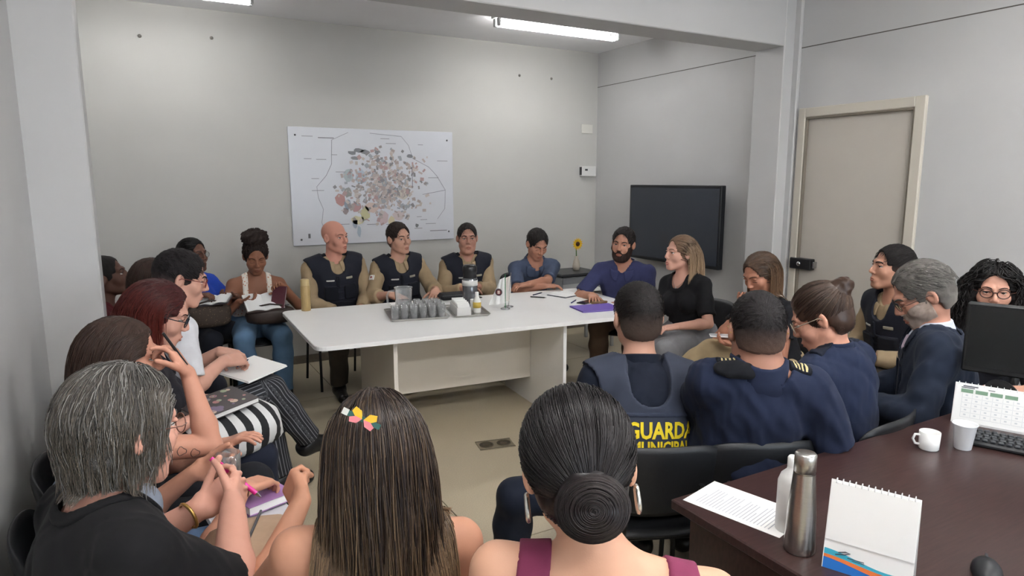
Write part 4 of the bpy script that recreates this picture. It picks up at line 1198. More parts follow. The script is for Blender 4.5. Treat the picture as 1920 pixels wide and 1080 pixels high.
# steel tray with jug and glasses
def tray(name, x, y, rz, w, d, label):
    r = empty(name, (x, y, TZ), rz); lab(r, label, 'tray')
    V = []; P0 = rrect(-w / 2, w / 2, -d / 2, d / 2, .03); 
    b = MB(); b.poly(rrect(-w / 2 + .012, w / 2 - .012, -d / 2 + .012, d / 2 - .012, .025), 0.0005, .003); b.build('tray_base', M_STEEL, r)
    m = MB(); pts = rrect(-w / 2, w / 2, -d / 2, d / 2, .03); inn = rrect(-w / 2 + .013, w / 2 - .013, -d / 2 + .013, d / 2 - .013, .022); n = len(pts)
    V = [(x_, y_, .016) for x_, y_ in pts] + [(x_, y_, .002) for x_, y_ in inn] + [(x_, y_, .013) for x_, y_ in pts] + [(x_, y_, .0006) for x_, y_ in inn]
    F = [(i, (i + 1) % n, n + (i + 1) % n, n + i) for i in range(n)] + [(2 * n + (i + 1) % n, 2 * n + i, 3 * n + i, 3 * n + (i + 1) % n) for i in range(n)] + [(i, 2 * n + i, 2 * n + (i + 1) % n, (i + 1) % n) for i in range(n)]
    m.add(V, [f[::-1] for f in F], True); m.build('tray_rim', M_STEEL, r)
    return r
t1 = tray('serving_tray', 1.635, 4.27, math.radians(-12), .40, .42, 'steel tray carrying the glass jug and rows of glasses')
def on(tr, x, y, z=.0035):
    a = tr.rotation_euler[2]; return (tr.location[0] + x * math.cos(a) - y * math.sin(a), tr.location[1] + x * math.sin(a) + y * math.cos(a), TZ + z)
j = empty('glass_jug', on(t1, -.07, .10), math.radians(160)); lab(j, 'clear glass water jug with handle at the back of the tray', 'jug')
MB().lathe([(0, .0), (.056, .0), (.060, .006), (.058, .10), (.062, .165), (.066, .178), (.063, .178), (.058, .165), (.054, .10), (.055, .012), (0, .010)], n=28).build('jug_body', M_GLASS, j)
MB().tube([(.06, 0, .155), (.10, 0, .15), (.115, 0, .12), (.108, 0, .07), (.085, 0, .04), (.058, 0, .035)], .007, 8).build('handle', M_GLASS, j)
MB().lathe([(0, .011), (.0545, .012), (.0535, .085), (0, .085)], n=24).build('water', glassy('water', (.9, .93, .94), body=.05), j)
tg = MB().lathe([(0, .0), (.021, .0), (.024, .004), (.028, .088), (.0265, .088), (.0225, .010), (0, .008)], n=16).mesh('drinking_glass', M_GLASS)
names = ['front', 'second', 'third', 'fourth', 'back']
for a in range(5):
    for b in range(6):
        x, y = -.165 + b * .062, -.172 + a * .066
        if (a == 4 and b < 3) or (a == 3 and b < 3) or (a == 2 and b < 1) or x > .17: continue
        o = link('drinking_glass', tg); o.location = on(t1, x + .008 * (a % 2), y)
        lab(o, 'clear drinking glass on the steel tray, %s row, %s from the left' % (names[a], ['first', 'second', 'third', 'fourth', 'fifth', 'sixth'][b]), 'glass', 'glasses on the steel tray')
t2 = tray('small_tray', 1.99, 4.20, math.radians(-14), .26, .42, 'narrow steel tray with white sachet holder and sweetener bottle')
sh_ = empty('sachet_holder', on(t2, -.055, -.05), math.radians(-14)); lab(sh_, 'white box of paper sachets on the narrow tray', 'sachet box')
m = MB().box((-.05, -.13, 0), (-.046, .13, .06)).box((.046, -.13, 0), (.05, .13, .06)).box((-.05, -.13, 0), (.05, -.126, .06)).box((-.05, .126, 0), (.05, .13, .06)).box((-.05, -.13, 0), (.05, .13, .004)); m.build('holder', mat('plastic_white', (222, 222, 220), .4), sh_)
for k in range(12):
    MB().box((-.042, -.118 + k * .02, .005), (.042, -.112 + k * .02, .078 + .006 * ((k * 7) % 3)), .001).build('sachet', mat('paper_white', (238, 238, 236), .7), sh_)
pt = empty('coffee_flask', on(t2, .05, .12)); lab(pt, 'tall clear flask with black pump lid on the narrow tray', 'flask')
MB().lathe([(0, 0), (.052, 0), (.055, .004), (.055, .215), (.05, .22), (0, .22)], n=28).build('flask_body', mat('flask_grey', (118, 120, 124), .12, .55, noise=.15, nscale=8, stretch=(10, 10, .6)), pt)
MB().lathe([(.056, .165), (.0565, .165), (.0565, .205), (.056, .205)], n=28).build('label_band', mat('plastic_white', (222, 222, 220), .4), pt)
MB().lathe([(.05, .221), (.048, .25), (.052, .262), (.052, .30), (.04, .315), (0, .315)], n=28).build('pump_lid', mat('lid_black', (34, 34, 36), .3), pt)
MB().tube([(0, .04, .285), (0, .085, .285), (0, .09, .27)], .012, 8).build('spout', mat('lid_black', (34, 34, 36), .3), pt)
sb = empty('sweetener_bottle', on(t2, .06, -.07)); lab(sb, 'small clear bottle with yellow label and white cap', 'bottle')
MB().lathe([(0, 0), (.026, 0), (.028, .004), (.028, .085), (.015, .11), (.012, .12)], n=20).build('bottle_body', mat('milky', (226, 226, 222), .2), sb)
MB().lathe([(.0285, .035), (.029, .035), (.029, .075), (.0285, .075)], n=20).build('label_band', mat('label_yellow', (206, 176, 84), .5), sb)
MB().lathe([(.013, .118), (.013, .145), (0, .147)], n=16).build('cap', mat('plastic_white', (222, 222, 220), .4), sb)
cs = empty('paper_cup_stack', on(t2, .055, .015)); lab(cs, 'short stack of white paper coffee cups beside the flask', 'cups')
for k in range(4): MB().lathe([(.020, .0), (.027, .055), (.0255, .055), (.019, .002), (0, .002)], (0, 0, k * .008), 16).build('cup', mat('paper_white', (238, 238, 236), .7), cs)
# table flags
def flag(x, y, col, label, lean, rz, emb):
    r = empty('table_flag', (x, y, TZ), rz); lab(r, label, 'flag', 'little flags on the white table')
    MB().lathe([(0, 0), (.035, 0), (.035, .006), (.008, .012), (0, .012)], n=18).build('flag_base', mat('chrome', (190, 190, 192), .25, 1.0), r)
    MB().tube([(0, 0, .01), (lean, 0, .255)], .003, 6).build('flag_pole', mat('pole_green' if emb else 'chrome', (40, 110, 70), .4), r)
    V = []; F = []; n, k = 8, 8
    for i in range(n + 1):
        for q in range(k + 1):
            u, v = i / n, q / k
            V.append((lean * (1 - u * .75) + .012 * math.sin(v * 9 + u * 3) * u + (.0 if v == 0 else -.115 * v * (.35 + .65 * u)) , .010 * math.sin(v * 12 + u * 4) * (.3 + v), .235 - u * .19 - v * .02))
    for i in range(n):
        for q in range(k): F.append((i * (k + 1) + q, (i + 1) * (k + 1) + q, (i + 1) * (k + 1) + q + 1, i * (k + 1) + q + 1))
    c = MB(); c.add(V, F, True); c.build('flag_cloth', mat('flag_%d_%d_%d' % col, col, .8), r)
    if emb:
        e = MB(); e.lathe([(0, 0), (.026, 0), (.026, .002), (0, .002)], n=16).xf(lambda v: Vector((-.045 + v.x, -.016 - v.z, .125 + v.y))).build('emblem', mat('emblem_red', (120, 50, 56), .7), r)
        e = MB(); e.ring((-.045, -.0185, .125), .0215, .003, (0, 1, 0), 18, 5).build('emblem_ring', mat('emblem_dark', (60, 70, 74), .7), r)
        MB().box((-.054, -.022, .113), (-.036, -.018, .137), .002).build('emblem_shield', mat('emblem_pale', (200, 180, 170), .7), r)
flag(2.27, 4.14, (235, 236, 234), 'small white table flag with round red emblem and green pole', .0, math.radians(-40), True)
flag(2.33, 4.20, (238, 230, 224), 'plain white little table flag behind the emblem flag', .02, math.radians(-55), False)
# papers, phones, folders
M_PAPER = mat('paper_white', (238, 238, 236), .7)
def sheet(x, y, z, w, d, rz, label, cat='paper', m=None, lines=0, name='paper_sheet', th=.0012, group=None):
    r = empty(name, (x, y, z), math.radians(rz)); lab(r, label, cat, group)
    MB().box((-w / 2, -d / 2, .0004), (w / 2, d / 2, th)).build('sheet', m or M_PAPER, r)
    if lines:
        l = MB()
        R = random.Random(int(x * 100)); 
        for k in range(lines):
            yy = d / 2 - .03 - k * (d - .06) / lines; ww = w * (.8 if k % 5 else .5) * (.85 + .15 * R.random())
            l.box((-w / 2 + .02, yy - .0016, th), (-w / 2 + .02 + ww - .02, yy + .0016, th + .0002))
        l.build('printed_lines', mat('ink_grey', (182, 184, 190), .8), r)
    return r
sheet(2.95, 4.52, TZ, .30, .21, -20, 'loose white printed sheet between polo man and bearded man', lines=9)
sheet(3.02, 4.34, TZ, .21, .30, -75, 'white sheet under the open notebook by the bearded man', lines=9)
nb = empty('open_notebook', (3.0, 4.42, TZ + .002), math.radians(15)); lab(nb, 'open notebook with white pages in front of bearded man', 'notebook')
MB().box((-.14, -.10, 0), (.14, .10, .004), .001).build('cover', mat('cover_dark', (50, 54, 70), .5), nb)
for s in (-1, 1):
    m = MB(); V = []; F = []
    for i in range(7):
        u = i / 6; zz = .006 + .014 * math.sin(u * math.pi) * (1 - u * .6)
        for yy in (-.095, .095): V.append((s * u * .134, yy, zz))
    for i in range(6): F.append((2 * i, 2 * i + 2, 2 * i + 3, 2 * i + 1))
    n = len(V); V += [(x, y, .0045) for x, y, z in V]; F += [tuple(n + k for k in f[::-1]) for f in F]
    for yy in (0, 1): F += [(2 * i + yy, n + 2 * i + yy, n + 2 * i + 2 + yy, 2 * i + 2 + yy) for i in range(6)]
    F.append((12, 13, n + 13, n + 12)); m.add(V, F, True); m.build('page_block', M_PAPER, nb)
pf = empty('purple_folder', (2.85, 3.83, TZ), math.radians(-10)); lab(pf, 'purple folder at the right front of white table', 'folder')
MB().box((-.16, -.115, .0005), (.16, .115, .006), .002).build('cover', mat('folder_purple', (116, 92, 186), .45), pf)
MB().box((-.155, -.11, .0062), (.155, .108, .009), .001).build('page_block', M_PAPER, pf)
MB().box((-.16, -.115, .0092), (.16, .115, .011), .001).build('front_cover', mat('folder_purple', (116, 92, 186), .45), pf)
def slab(name, x, y, z, w, d, h, rz, col, label, cat, rough=.3, screen=None):
    r = empty(name, (x, y, z), math.radians(rz)); lab(r, label, cat)
    MB().box((-w / 2, -d / 2, .0004), (w / 2, d / 2, h), min(.004, h * .4)).build('body', mat('slab_%d_%d_%d' % col, col, rough), r)
    if screen: MB().box((-w / 2 + .004, -d / 2 + .006, h), (w / 2 - .004, d / 2 - .006, h + .0006)).build('screen', mat('slab_%d_%d_%d' % screen, screen, .12), r)
    return r
slab('mobile_phone', 2.93, 4.06, TZ, .16, .078, .009, 20, (36, 34, 36), 'dark mobile phone lying by the purple folder', 'phone', screen=(14, 14, 18))
slab('leather_wallet', 2.99, 3.98, TZ, .11, .085, .018, 25, (120, 92, 66), 'small brown wallet beside the purple folder', 'wallet', .6)
slab('mobile_phone', 2.255, 4.66, TZ, .15, .075, .009, 5, (60, 62, 66), 'grey mobile phone in front of the third officer', 'phone', screen=(20, 22, 26))
hb = empty('black_pouch', (2.13, 4.71, TZ), math.radians(-5)); lab(hb, 'flat black pouch on table in front of the third officer', 'pouch')
MB().box((-.13, -.065, .0005), (.13, .065, .05), .02).build('pouch_body', mat('nylon_black', (26, 27, 32), .6, bump=.3), hb)
MB().tube([(-.12, -.066, .038), (.12, -.066, .038)], .003, 6).build('zip', mat('zip_grey', (70, 70, 74), .4), hb)
def pen(x, y, z, rz, col, label, tilt=0):
    r = empty('pen', (x, y, z + .005), math.radians(rz)); lab(r, label, 'pen')
    MB().tube([(-.065, 0, 0), (.055, 0, 0)], .0045, 8).build('barrel', mat('pen_%d_%d_%d' % col, col, .35), r)
    MB().tube([(.055, 0, 0), (.07, 0, 0)], [.0045, .001], 8).build('tip', mat('chrome', (190, 190, 192), .25, 1.0), r)
    return r
pen(2.80, 4.56, TZ, 25, (30, 34, 70), 'dark blue pen lying near the polo man forearms')
pen(2.86, 4.13, TZ, 40, (40, 40, 110), 'blue pen lying near the brown wallet')
pen(2.72, 4.42, TZ, -50, (30, 30, 32), 'short black pen lying beside the flags')

# ------------------------------------------------------------------ things on the dark desk
sheet(1.425, 1.205, DZT, .175, .285, 14, 'white printed sheet at the left corner of the dark desk', lines=22)
b = empty('steel_bottle', (1.372, .985, DZT)); lab(b, 'tall tapered stainless steel water bottle at the desk edge', 'bottle')
MB().lathe([(0, 0), (.034, 0), (.0365, .004), (.0365, .02), (.034, .10), (.027, .185), (.0255, .205)], n=32).build('bottle_body', M_STEEL, b)
MB().lathe([(.0245, .2055), (.0245, .210), (.0255, .2105), (.0255, .252), (.0225, .2555), (0, .2555)], n=32).build('cap', M_STEEL, b)
b = empty('white_bottle', (1.432, 1.065, DZT)); lab(b, 'white plastic bottle half hidden behind the steel bottle', 'bottle')
MB().lathe([(0, 0), (.031, 0), (.033, .004), (.033, .135), (.026, .155), (.013, .168), (.012, .178)], n=28).build('bottle_body', mat('plastic_white', (222, 222, 220), .4), b)
MB().lathe([(.0125, .176), (.0125, .20), (.009, .205), (0, .205)], n=20).build('cap', mat('plastic_white', (222, 222, 220), .4), b)
MB().box((-.02, -.034, .04), (.012, -.0325, .11)).build('label_print', mat('label_pale', (200, 204, 204), .6), b)
def calendar(x, y, rz, w, h, dep, label, front):
    r = empty('desk_calendar', (x, y, DZT), math.radians(rz)); lab(r, label, 'calendar', 'desk calendars')
    a = math.atan2(dep / 2, h)
    def leaf(s, off, w_, z0, z1, t, nm, m, x0=None, x1=None):
        mb = MB().box((-w_ / 2 if x0 is None else x0, -t, z0), (w_ / 2 if x1 is None else x1, 0, z1))
        R = Matrix.Rotation(-s * a, 4, 'X')
        mb.xf(lambda v: Matrix.Translation((0, s * (-dep / 2), 0)) @ Matrix.Rotation(-s * a if s > 0 else a, 4, 'X') @ Vector((v.x, -s * off + (v.y if s > 0 else -v.y), v.z)))
        return mb.build(nm, m, r)
    L = math.hypot(h, dep / 2)
    leaf(1, 0, w, 0, L, .0015, 'stand_front', mat('paper_white', (238, 238, 236), .7)); leaf(-1, 0, w, 0, L, .0015, 'stand_back', mat('paper_white', (238, 238, 236), .7))
    leaf(1, .0018, w - .004, L * (.33 if front == 1 else .04), L - .004, .003, 'page_block', M_PAPER)
    if front == 1:
        def strip(fn0, fn1, m, nm, lift):
            mb = MB(); V = []; F = []; n = 24
            for i in range(n + 1):
                u = i / n; V += [(-w / 2 + .002 + u * (w - .004), -lift, fn0(u) * L), (-w / 2 + .002 + u * (w - .004), -lift, fn1(u) * L)]
            F = [(2 * i, 2 * i + 2, 2 * i + 3, 2 * i + 1) for i in range(n)]
            mb.add(V, F); mb.xf(lambda v: Matrix.Translation((0, -dep / 2, 0)) @ Matrix.Rotation(-a, 4, 'X') @ v); mb.build(nm, m, r)
        c1 = lambda u: .085 + .04 * math.cos(u * 3.6 + .2); c2 = lambda u: c1(u) + .035 + .03 * u; c3 = lambda u: .15 + .045 * math.cos(u * 4.2)
        strip(lambda u: .0, c1, mat('cal_blue', (34, 110, 190), .5), 'blue_swoosh', .0022)
        strip(lambda u: c1(u), lambda u: c2(u), mat('cal_orange', (224, 118, 60), .5), 'orange_swoosh', .0024)
        strip(lambda u: c2(u), lambda u: max(c2(u) + .004, c3(u) + .03), mat('cal_teal', (60, 170, 195), .5), 'teal_swoosh', .0022)
        mb = MB().tube([(-.06, -.003, .21 * L), (-.045, -.003, .235 * L), (-.035, -.003, .23 * L), (-.045, -.003, .205 * L), (-.055, -.003, .195 * L), (-.066, -.003, .18 * L)], .0012, 5)
        mb.box((-.04, -.003, .172 * L), (-.005, -.0022, .180 * L)).box((-.03, -.003, .155 * L), (-.004, -.0022, .161 * L))
        mb.xf(lambda v: Matrix.Translation((0, -dep / 2, 0)) @ Matrix.Rotation(-a, 4, 'X') @ v); mb.build('logo', mat('logo_ink', (60, 64, 76), .6), r)
    else:
        mb = MB()
        for i in range(7):
            for q in range(5):
                cx, cz = -w * .40 + i * w * .12, L * (.16 + q * .12); mb.box((cx, -.0055, cz), (cx + w * .115, -.0050, cz + .0012)).box((cx, -.0055, cz), (cx + .001, -.005, cz + L * .11)).box((cx + w * .04, -.0055, cz + L * .05), (cx + w * .07, -.005, cz + L * .085))
        mb.xf(lambda v: Matrix.Translation((0, -dep / 2, 0)) @ Matrix.Rotation(-a, 4, 'X') @ v); mb.build('day_grid', mat('ink_grey2', (206, 209, 212), .8), r)
        mb = MB()
        for i in range(4): mb.box((-w * .42 + i * .045, -.0058, L * .77), (-w * .42 + i * .045 + .038, -.005, L * .86))
        mb.xf(lambda v: Matrix.Translation((0, -dep / 2, 0)) @ Matrix.Rotation(-a, 4, 'X') @ v); mb.build('header_blocks', mat('cal_green', (120, 150, 126), .7), r)
        mb = MB(); mb.box((-w * .42, -.0058, L * .885), (-w * .26, -.005, L * .905)).box((-w * .40, -.0058, L * .92), (-w * .22, -.005, L * .945)).box((-w * .1, -.0058, L * .90), (-w * .02, -.005, L * .915))
        mb.xf(lambda v: Matrix.Translation((0, -dep / 2, 0)) @ Matrix.Rotation(-a, 4, 'X') @ v); mb.build('month_title', mat('logo_ink', (60, 64, 76), .6), r)
    n = 13
    for i in range(n):
        MB().ring((-w / 2 + .012 + i * (w - .024) / (n - 1), 0, h - .001), .0065, .0011, (1, 0, 0), 12, 5).build('wire_loop', mat('wire_white', (215, 216, 218), .35, .3), r)
    return r
calendar(1.435, .845, -66, .185, .205, .085, 'white desk calendar with blue and orange wave, front of the dark desk', 1)
calendar(2.735, 1.19, -68, .26, .145, .09, 'wide white desk calendar page standing before the monitor', 2)
mg = empty('coffee_mug', (2.30, 1.185, DZT), math.radians(140)); lab(mg, 'small white porcelain coffee cup on the dark desk', 'cup')
MB().lathe([(0, 0), (.028, 0), (.031, .004), (.033, .062), (.0305, .062), (.028, .008), (0, .006)], n=24).build('cup_body', mat('porcelain', (232, 232, 230), .2), mg)
MB().tube([(.031, 0, .05), (.046, 0, .05), (.052, 0, .034), (.044, 0, .018), (.030, 0, .016)], .0045, 8).build('handle', mat('porcelain', (232, 232, 230), .2), mg)
pc = empty('plastic_cup', (2.405, 1.13, DZT)); lab(pc, 'white disposable plastic cup beside the small coffee cup', 'cup')
MB().lathe([(0, 0), (.024, 0), (.026, .002), (.036, .085), (.0385, .087), (.0385, .090), (.0345, .088), (.025, .004), (0, .003)], n=28).build('cup_body', mat('plastic_cup_white', (236, 238, 240), .35), pc)
kb = empty('keyboard', (2.585, 1.00, DZT), math.radians(-68)); lab(kb, 'black computer keyboard at the right edge of the desk', 'keyboard')
MB().box((-.22, -.075, .0005), (.22, .075, .018), .006).build('case', mat('kb_black', (30, 31, 34), .45), kb)
kc = MB().box((-.0085, -.008, 0), (.0085, .008, .008), .0025).mesh('key', mat('key_dark', (52, 54, 58), .5))
for q in range(5):
    for i in range(18):
        o = link('key', kc, kb); o.location = (-.198 + i * .0225 + .004 * (q % 2), -.052 + q * .0265, .018)
mn = empty('computer_monitor', (2.90, 1.14, DZT), math.radians(-70)); lab(mn, 'black computer monitor hiding the curly haired woman', 'monitor')
MB().lathe([(0, 0), (.11, 0), (.11, .008), (.03, .014), (0, .014)], n=24).build('base', mat('kb_black', (30, 31, 34), .45), mn)
MB().box((-.02, .02, .012), (.02, .04, .30), .004).build('neck', mat('kb_black', (30, 31, 34), .45), mn)
MB().box((-.235, -.025, .165), (.235, .018, .438), .006).build('bezel', mat('mon_black', (20, 21, 22), .4), mn)
MB().box((-.222, -.0265, .187), (.222, -.0245, .428)).build('screen', mat('mon_screen', (22, 24, 25), .25), mn)
ms = empty('computer_mouse', (1.66, .70, DZT), math.radians(-60)); lab(ms, 'black computer mouse at the bottom right edge', 'mouse')
MB().ball((0, 0, .008), (.032, .055, .028), 16).xf(lambda v: Vector((v.x, v.y, max(v.z, .001)))).build('mouse_body', mat('kb_black', (30, 31, 34), .45), ms)
MB().box((-.003, .02, .030), (.003, .036, .037), .001).build('scroll_wheel', mat('key_dark', (52, 54, 58), .5), ms)
ONLY = None
# ------------------------------------------------------------------ striped cloth
def striped(name, c1, c2, scale, axis='X', soft=.02, duty=.5, dist=0.0):
    m = bpy.data.materials.new(name); m.use_nodes = True; nt = m.node_tree; b = nt.nodes['Principled BSDF']; b.inputs['Roughness'].default_value = .8
    tc = nt.nodes.new('ShaderNodeTexCoord'); w = nt.nodes.new('ShaderNodeTexWave'); w.wave_type = 'BANDS'; w.bands_direction = axis
    w.inputs['Scale'].default_value = scale; w.inputs['Distortion'].default_value = dist; w.inputs['Detail Scale'].default_value = .6
    nt.links.new(tc.outputs['Object'], w.inputs['Vector'])
    r = nt.nodes.new('ShaderNodeValToRGB'); e = r.color_ramp.elements; e[0].position = duty - soft; e[0].color = (*srgb(*c1), 1); e[1].position = duty + soft; e[1].color = (*srgb(*c2), 1)
    nt.links.new(w.outputs['Fac'], r.inputs['Fac']); nt.links.new(r.outputs['Color'], b.inputs['Base Color'])
    MATS[name] = m
    return m
def dotted(name, c1, c2, scale, thr):
    m = bpy.data.materials.new(name); m.use_nodes = True; nt = m.node_tree; b = nt.nodes['Principled BSDF']; b.inputs['Roughness'].default_value = .8
    tc = nt.nodes.new('ShaderNodeTexCoord'); w = nt.nodes.new('ShaderNodeTexVoronoi'); w.inputs['Scale'].default_value = scale
    nt.links.new(tc.outputs['Object'], w.inputs['Vector'])
    r = nt.nodes.new('ShaderNodeValToRGB'); e = r.color_ramp.elements; e[0].position = thr - .04; e[0].color = (*srgb(*c1), 1); e[1].position = thr + .04; e[1].color = (*srgb(*c2), 1)
    nt.links.new(w.outputs['Distance'], r.inputs['Fac']); nt.links.new(r.outputs['Color'], b.inputs['Base Color'])
    MATS[name] = m
    return m
def pinstripe(name, c1, c2, n):
    m = bpy.data.materials.new(name); m.use_nodes = True; nt = m.node_tree; b = nt.nodes['Principled BSDF']; b.inputs['Roughness'].default_value = .8
    a = nt.nodes.new('ShaderNodeAttribute'); a.attribute_name = 'Ang'
    mu = nt.nodes.new('ShaderNodeMath'); mu.operation = 'MULTIPLY'; mu.inputs[1].default_value = n; si = nt.nodes.new('ShaderNodeMath'); si.operation = 'SINE'
    r = nt.nodes.new('ShaderNodeValToRGB'); e = r.color_ramp.elements; e[0].position = .72; e[0].color = (*srgb(*c1), 1); e[1].position = .82; e[1].color = (*srgb(*c2), 1)
    nt.links.new(a.outputs['Fac'], mu.inputs[0]); nt.links.new(mu.outputs[0], si.inputs[0]); nt.links.new(si.outputs[0], r.inputs['Fac']); nt.links.new(r.outputs['Color'], b.inputs['Base Color'])
    MATS[name] = m
    return m
M_PIN = pinstripe('pinstripe', (26, 27, 34), (120, 122, 128), 22)
M_BW = striped('bag_stripes', (24, 24, 28), (214, 214, 214), 4.6, 'X', .02, .5, 1.2)
M_FLORAL = dotted('floral_cloth', (196, 130, 100), (232, 226, 216), 55, .28)
M_CAMEO = dotted('quilt_brown', (110, 92, 74), (66, 54, 46), 60, .2)

# ------------------------------------------------------------------ things worn
def patch(I, field, c, R, half, name, m, parent, th=.003, h=.005, r=.003):
    c = A3(c); half = A3(half); rad = float(np.linalg.norm(half)) + .02
    f = lambda P: smax(field(P) - th, rbox(P, c, R, half, r), .002)
    V, F = isosurf(f, c - rad, c + rad, h, 2)
    if len(F) == 0: return None
    return link(name, raw_mesh(name, V, F, m), parent)
def at_torso(I, x, z, front=1):
    """point on the chest or back plane, x to the person's right, z below the neck base"""
    return (I['N'] - I['up'] * z + I['rt'] * x + I['fws'] * front * .12).astype(f32)
def vest(I, col, back_scoop=False, off=.024, name='vest', low=.02):
    torso, N, up, rt, fws, SH, nk = I['torso'], I['N'], I['up'], I['rt'], I['fws'], I['SH'], I['nk']
    o = I['ease'] + off
    def vf(P):
        d = torso(P, o) + .002 * folds(P, 16, 5)
        for s in (-1, 1):
            a = (SH[s] + rt * s * .035 - up * .015).astype(f32)
            d = smax(d, -cap(P, a, (a - up * .11 + rt * s * .055).astype(f32), .088, .06), .008)
        b = (N + up * .12).astype(f32)
        d = smax(d, -cap(P, (N - up * .005).astype(f32), b, nk + .038, nk + .06), .006)
        d = smax(d, -cap(P, (N - up * .04 + fws * .12).astype(f32), (N + up * .08 + fws * .10).astype(f32), .055, .07), .006)
        if back_scoop: d = smax(d, -cap(P, (N - up * .075 - fws * .13).astype(f32), (N + up * .1 - fws * .12).astype(f32), .074, .09), .006)
        return smax(d, -(P[:, 2] - (I['p0'][2] + low)), .004)
    I['vestf'] = vf
    return I['build_sdf'](name, vf, fabric('cloth_%d_%d_%d' % col, col, rough=.7), I['root'], .0075)
def epaulettes(I, col, m=None, bars=None):
    for s in (-1, 1):
        c = (I['N'] * .42 + I['SH'][s] * .58 + I['up'] * .055).astype(f32)
        d = nrm(I['SH'][s] - I['N']); u = nrm(I['up'] - d * float(d @ I['up'])); R = np.stack([d, np.cross(u, d), u], 1).astype(f32)
        o = patch(I, I['topf'], c, R, (.052, .024, .05), 'epaulette', m or fabric('cloth_%d_%d_%d' % col, col), I['top'], .007, .0055)
        if bars and o:
            for k in range(bars[0]):
                cc = (c + d * (.034 - k * .013)).astype(f32)
                patch(I, I['topf'], cc, R, (.0035, .021, .05), 'rank_bar', mat('gold_bar', bars[1], .5), o, .009, .004, .001)
def sleeve_patch(I, s, t, kind):
    a, b = I['SH'][s], I['EL'][s]; ax = nrm(b - a)
    out = I['rt'] * s * .8 + I['fws'] * .75; out = nrm(out - ax * float(out @ ax)); R = np.stack([np.cross(ax, out), -ax, out], 1).astype(f32)
    c = (a + (b - a) * t + out * .055).astype(f32); fld = lambda P: I['sleeve'](P, s)
    if kind == 'flag':
        o = patch(I, fld, c, R, (.022, .022, .05), 'flag_patch', mat('patch_white', (226, 224, 220), .7), I['top'], .007, .0045)
        if o: patch(I, fld, c, R, (.008, .008, .05), 'flag_triangle', mat('patch_red', (150, 60, 60), .7), o, .009, .0035)
    else:
        o = patch(I, fld, c, R, (.036, .036, .05), 'rank_patch', mat('patch_black', (40, 36, 34), .7), I['top'], .006, .0045)
        if o:
            for k in range(3):
                for q in (-1, 1):
                    R2 = R @ np.array(Matrix.Rotation(q * .6, 3, 'Z'), f32)
                    patch(I, fld, (c + R @ A3(q * .012, .014 - k * .013, 0)).astype(f32), R2, (.015, .0028, .05), 'chevron', mat('chevron_tan', (176, 150, 108), .7), o, .008, .0035, .001)
def officer_kit(I, name_w=.06):
    v = vest(I, (32, 34, 44))
    epaulettes(I, (28, 28, 34))
    vf = I['vestf']; Rt = I['Rt']
    for x, z, w, h, d, nm in ((-.075, .235, .05, .055, .022, 'pouch'), (.075, .235, .05, .055, .022, 'pouch'), (.0, .345, .12, .035, .016, 'belt_pouch'), (.02, .15, .012, .05, .014, 'radio_clip')):
        patch(I, vf, at_torso(I, x, z), Rt, (w, .14, h), nm, fabric('cloth_24_26_34', (24, 26, 34)), v, d, .007, .012)
    for k in range(3):
        patch(I, vf, at_torso(I, 0, .185 + k * .05), Rt, (.125, .12, .009), 'webbing_strap', fabric('cloth_40_42_52', (40, 42, 52)), v, .004, .006)
    patch(I, vf, at_torso(I, .075, .135), Rt, (.030, .12, .006), 'name_tape', mat('tape_pale', (196, 196, 190), .7), v, .004, .0045)
    patch(I, vf, at_torso(I, -.075, .125), Rt, (.028, .12, .009), 'rank_tape', mat('tape_grey', (150, 146, 130), .7), v, .004, .0045)
    return v
def text_on(I, field, txt, size, z, name, m, parent, front=-1, x0=0.0):
    V, F = text_mesh(txt, size, name, 0, size * .034)
    q = I['N'] - I['up'] * z
    P = (q[None] + np.outer(V[:, 0] * .80 + x0, I['rt']) * (1 if front < 0 else -1) + np.outer(V[:, 1], I['up']) + I['fws'] * front * .45).astype(f32)
    for _ in range(30):
        d = field(P); P = P - np.outer(np.clip(d, -.05, .05) * .9 - .0022 * .0, I['fws'] * front).astype(f32)
    P = P + (I['fws'] * front * .0035)[None]
    if front < 0: pass
    return link(name, raw_mesh(name, P, F, m, False), parent)
def earring(I, kind, col=(200, 198, 192)):
    for s in (-1, 1):
        m = MB()
        if kind == 'hoop': m.ring((s * .088, -.010, -.054), .020, .0042, (1, 0, 0), 22, 8, .62, 1.0)
        else: m.ball((s * .087, -.006, -.036), .004, 10)
        m.xf(lambda v: I['HM'] @ v); m.build('earring', mat('earring_%d' % col[0], col, .25, .9), I['root'])

# ------------------------------------------------------------------ the people
TEE = lambda col, sl=.7, **k: dict(kind='tee', col=col, sleeve=sl, **k)
PANT = lambda col, **k: dict(kind='trousers', col=col, **k)
KHAKI = (158, 138, 110)
UNI = lambda sl: dict(kind='uniform', name='uniform_shirt', col=KHAKI, sleeve=sl, collar=True, ease=.013, cuff=.02)
SEATS = []
def seat_for(sp, dy, label):
    SEATS.append((sp['pos'][0], sp['pos'][1], sp['th'], dy, label))
def add(sp, chair_label=None, dy=-.02):
    if ONLY and sp['id'] not in ONLY: return None
    I = person(sp)
    if chair_label: chair(sp['pos'][0], sp['pos'][1], sp.get('cth', sp['th']), chair_label, dy)
    return I

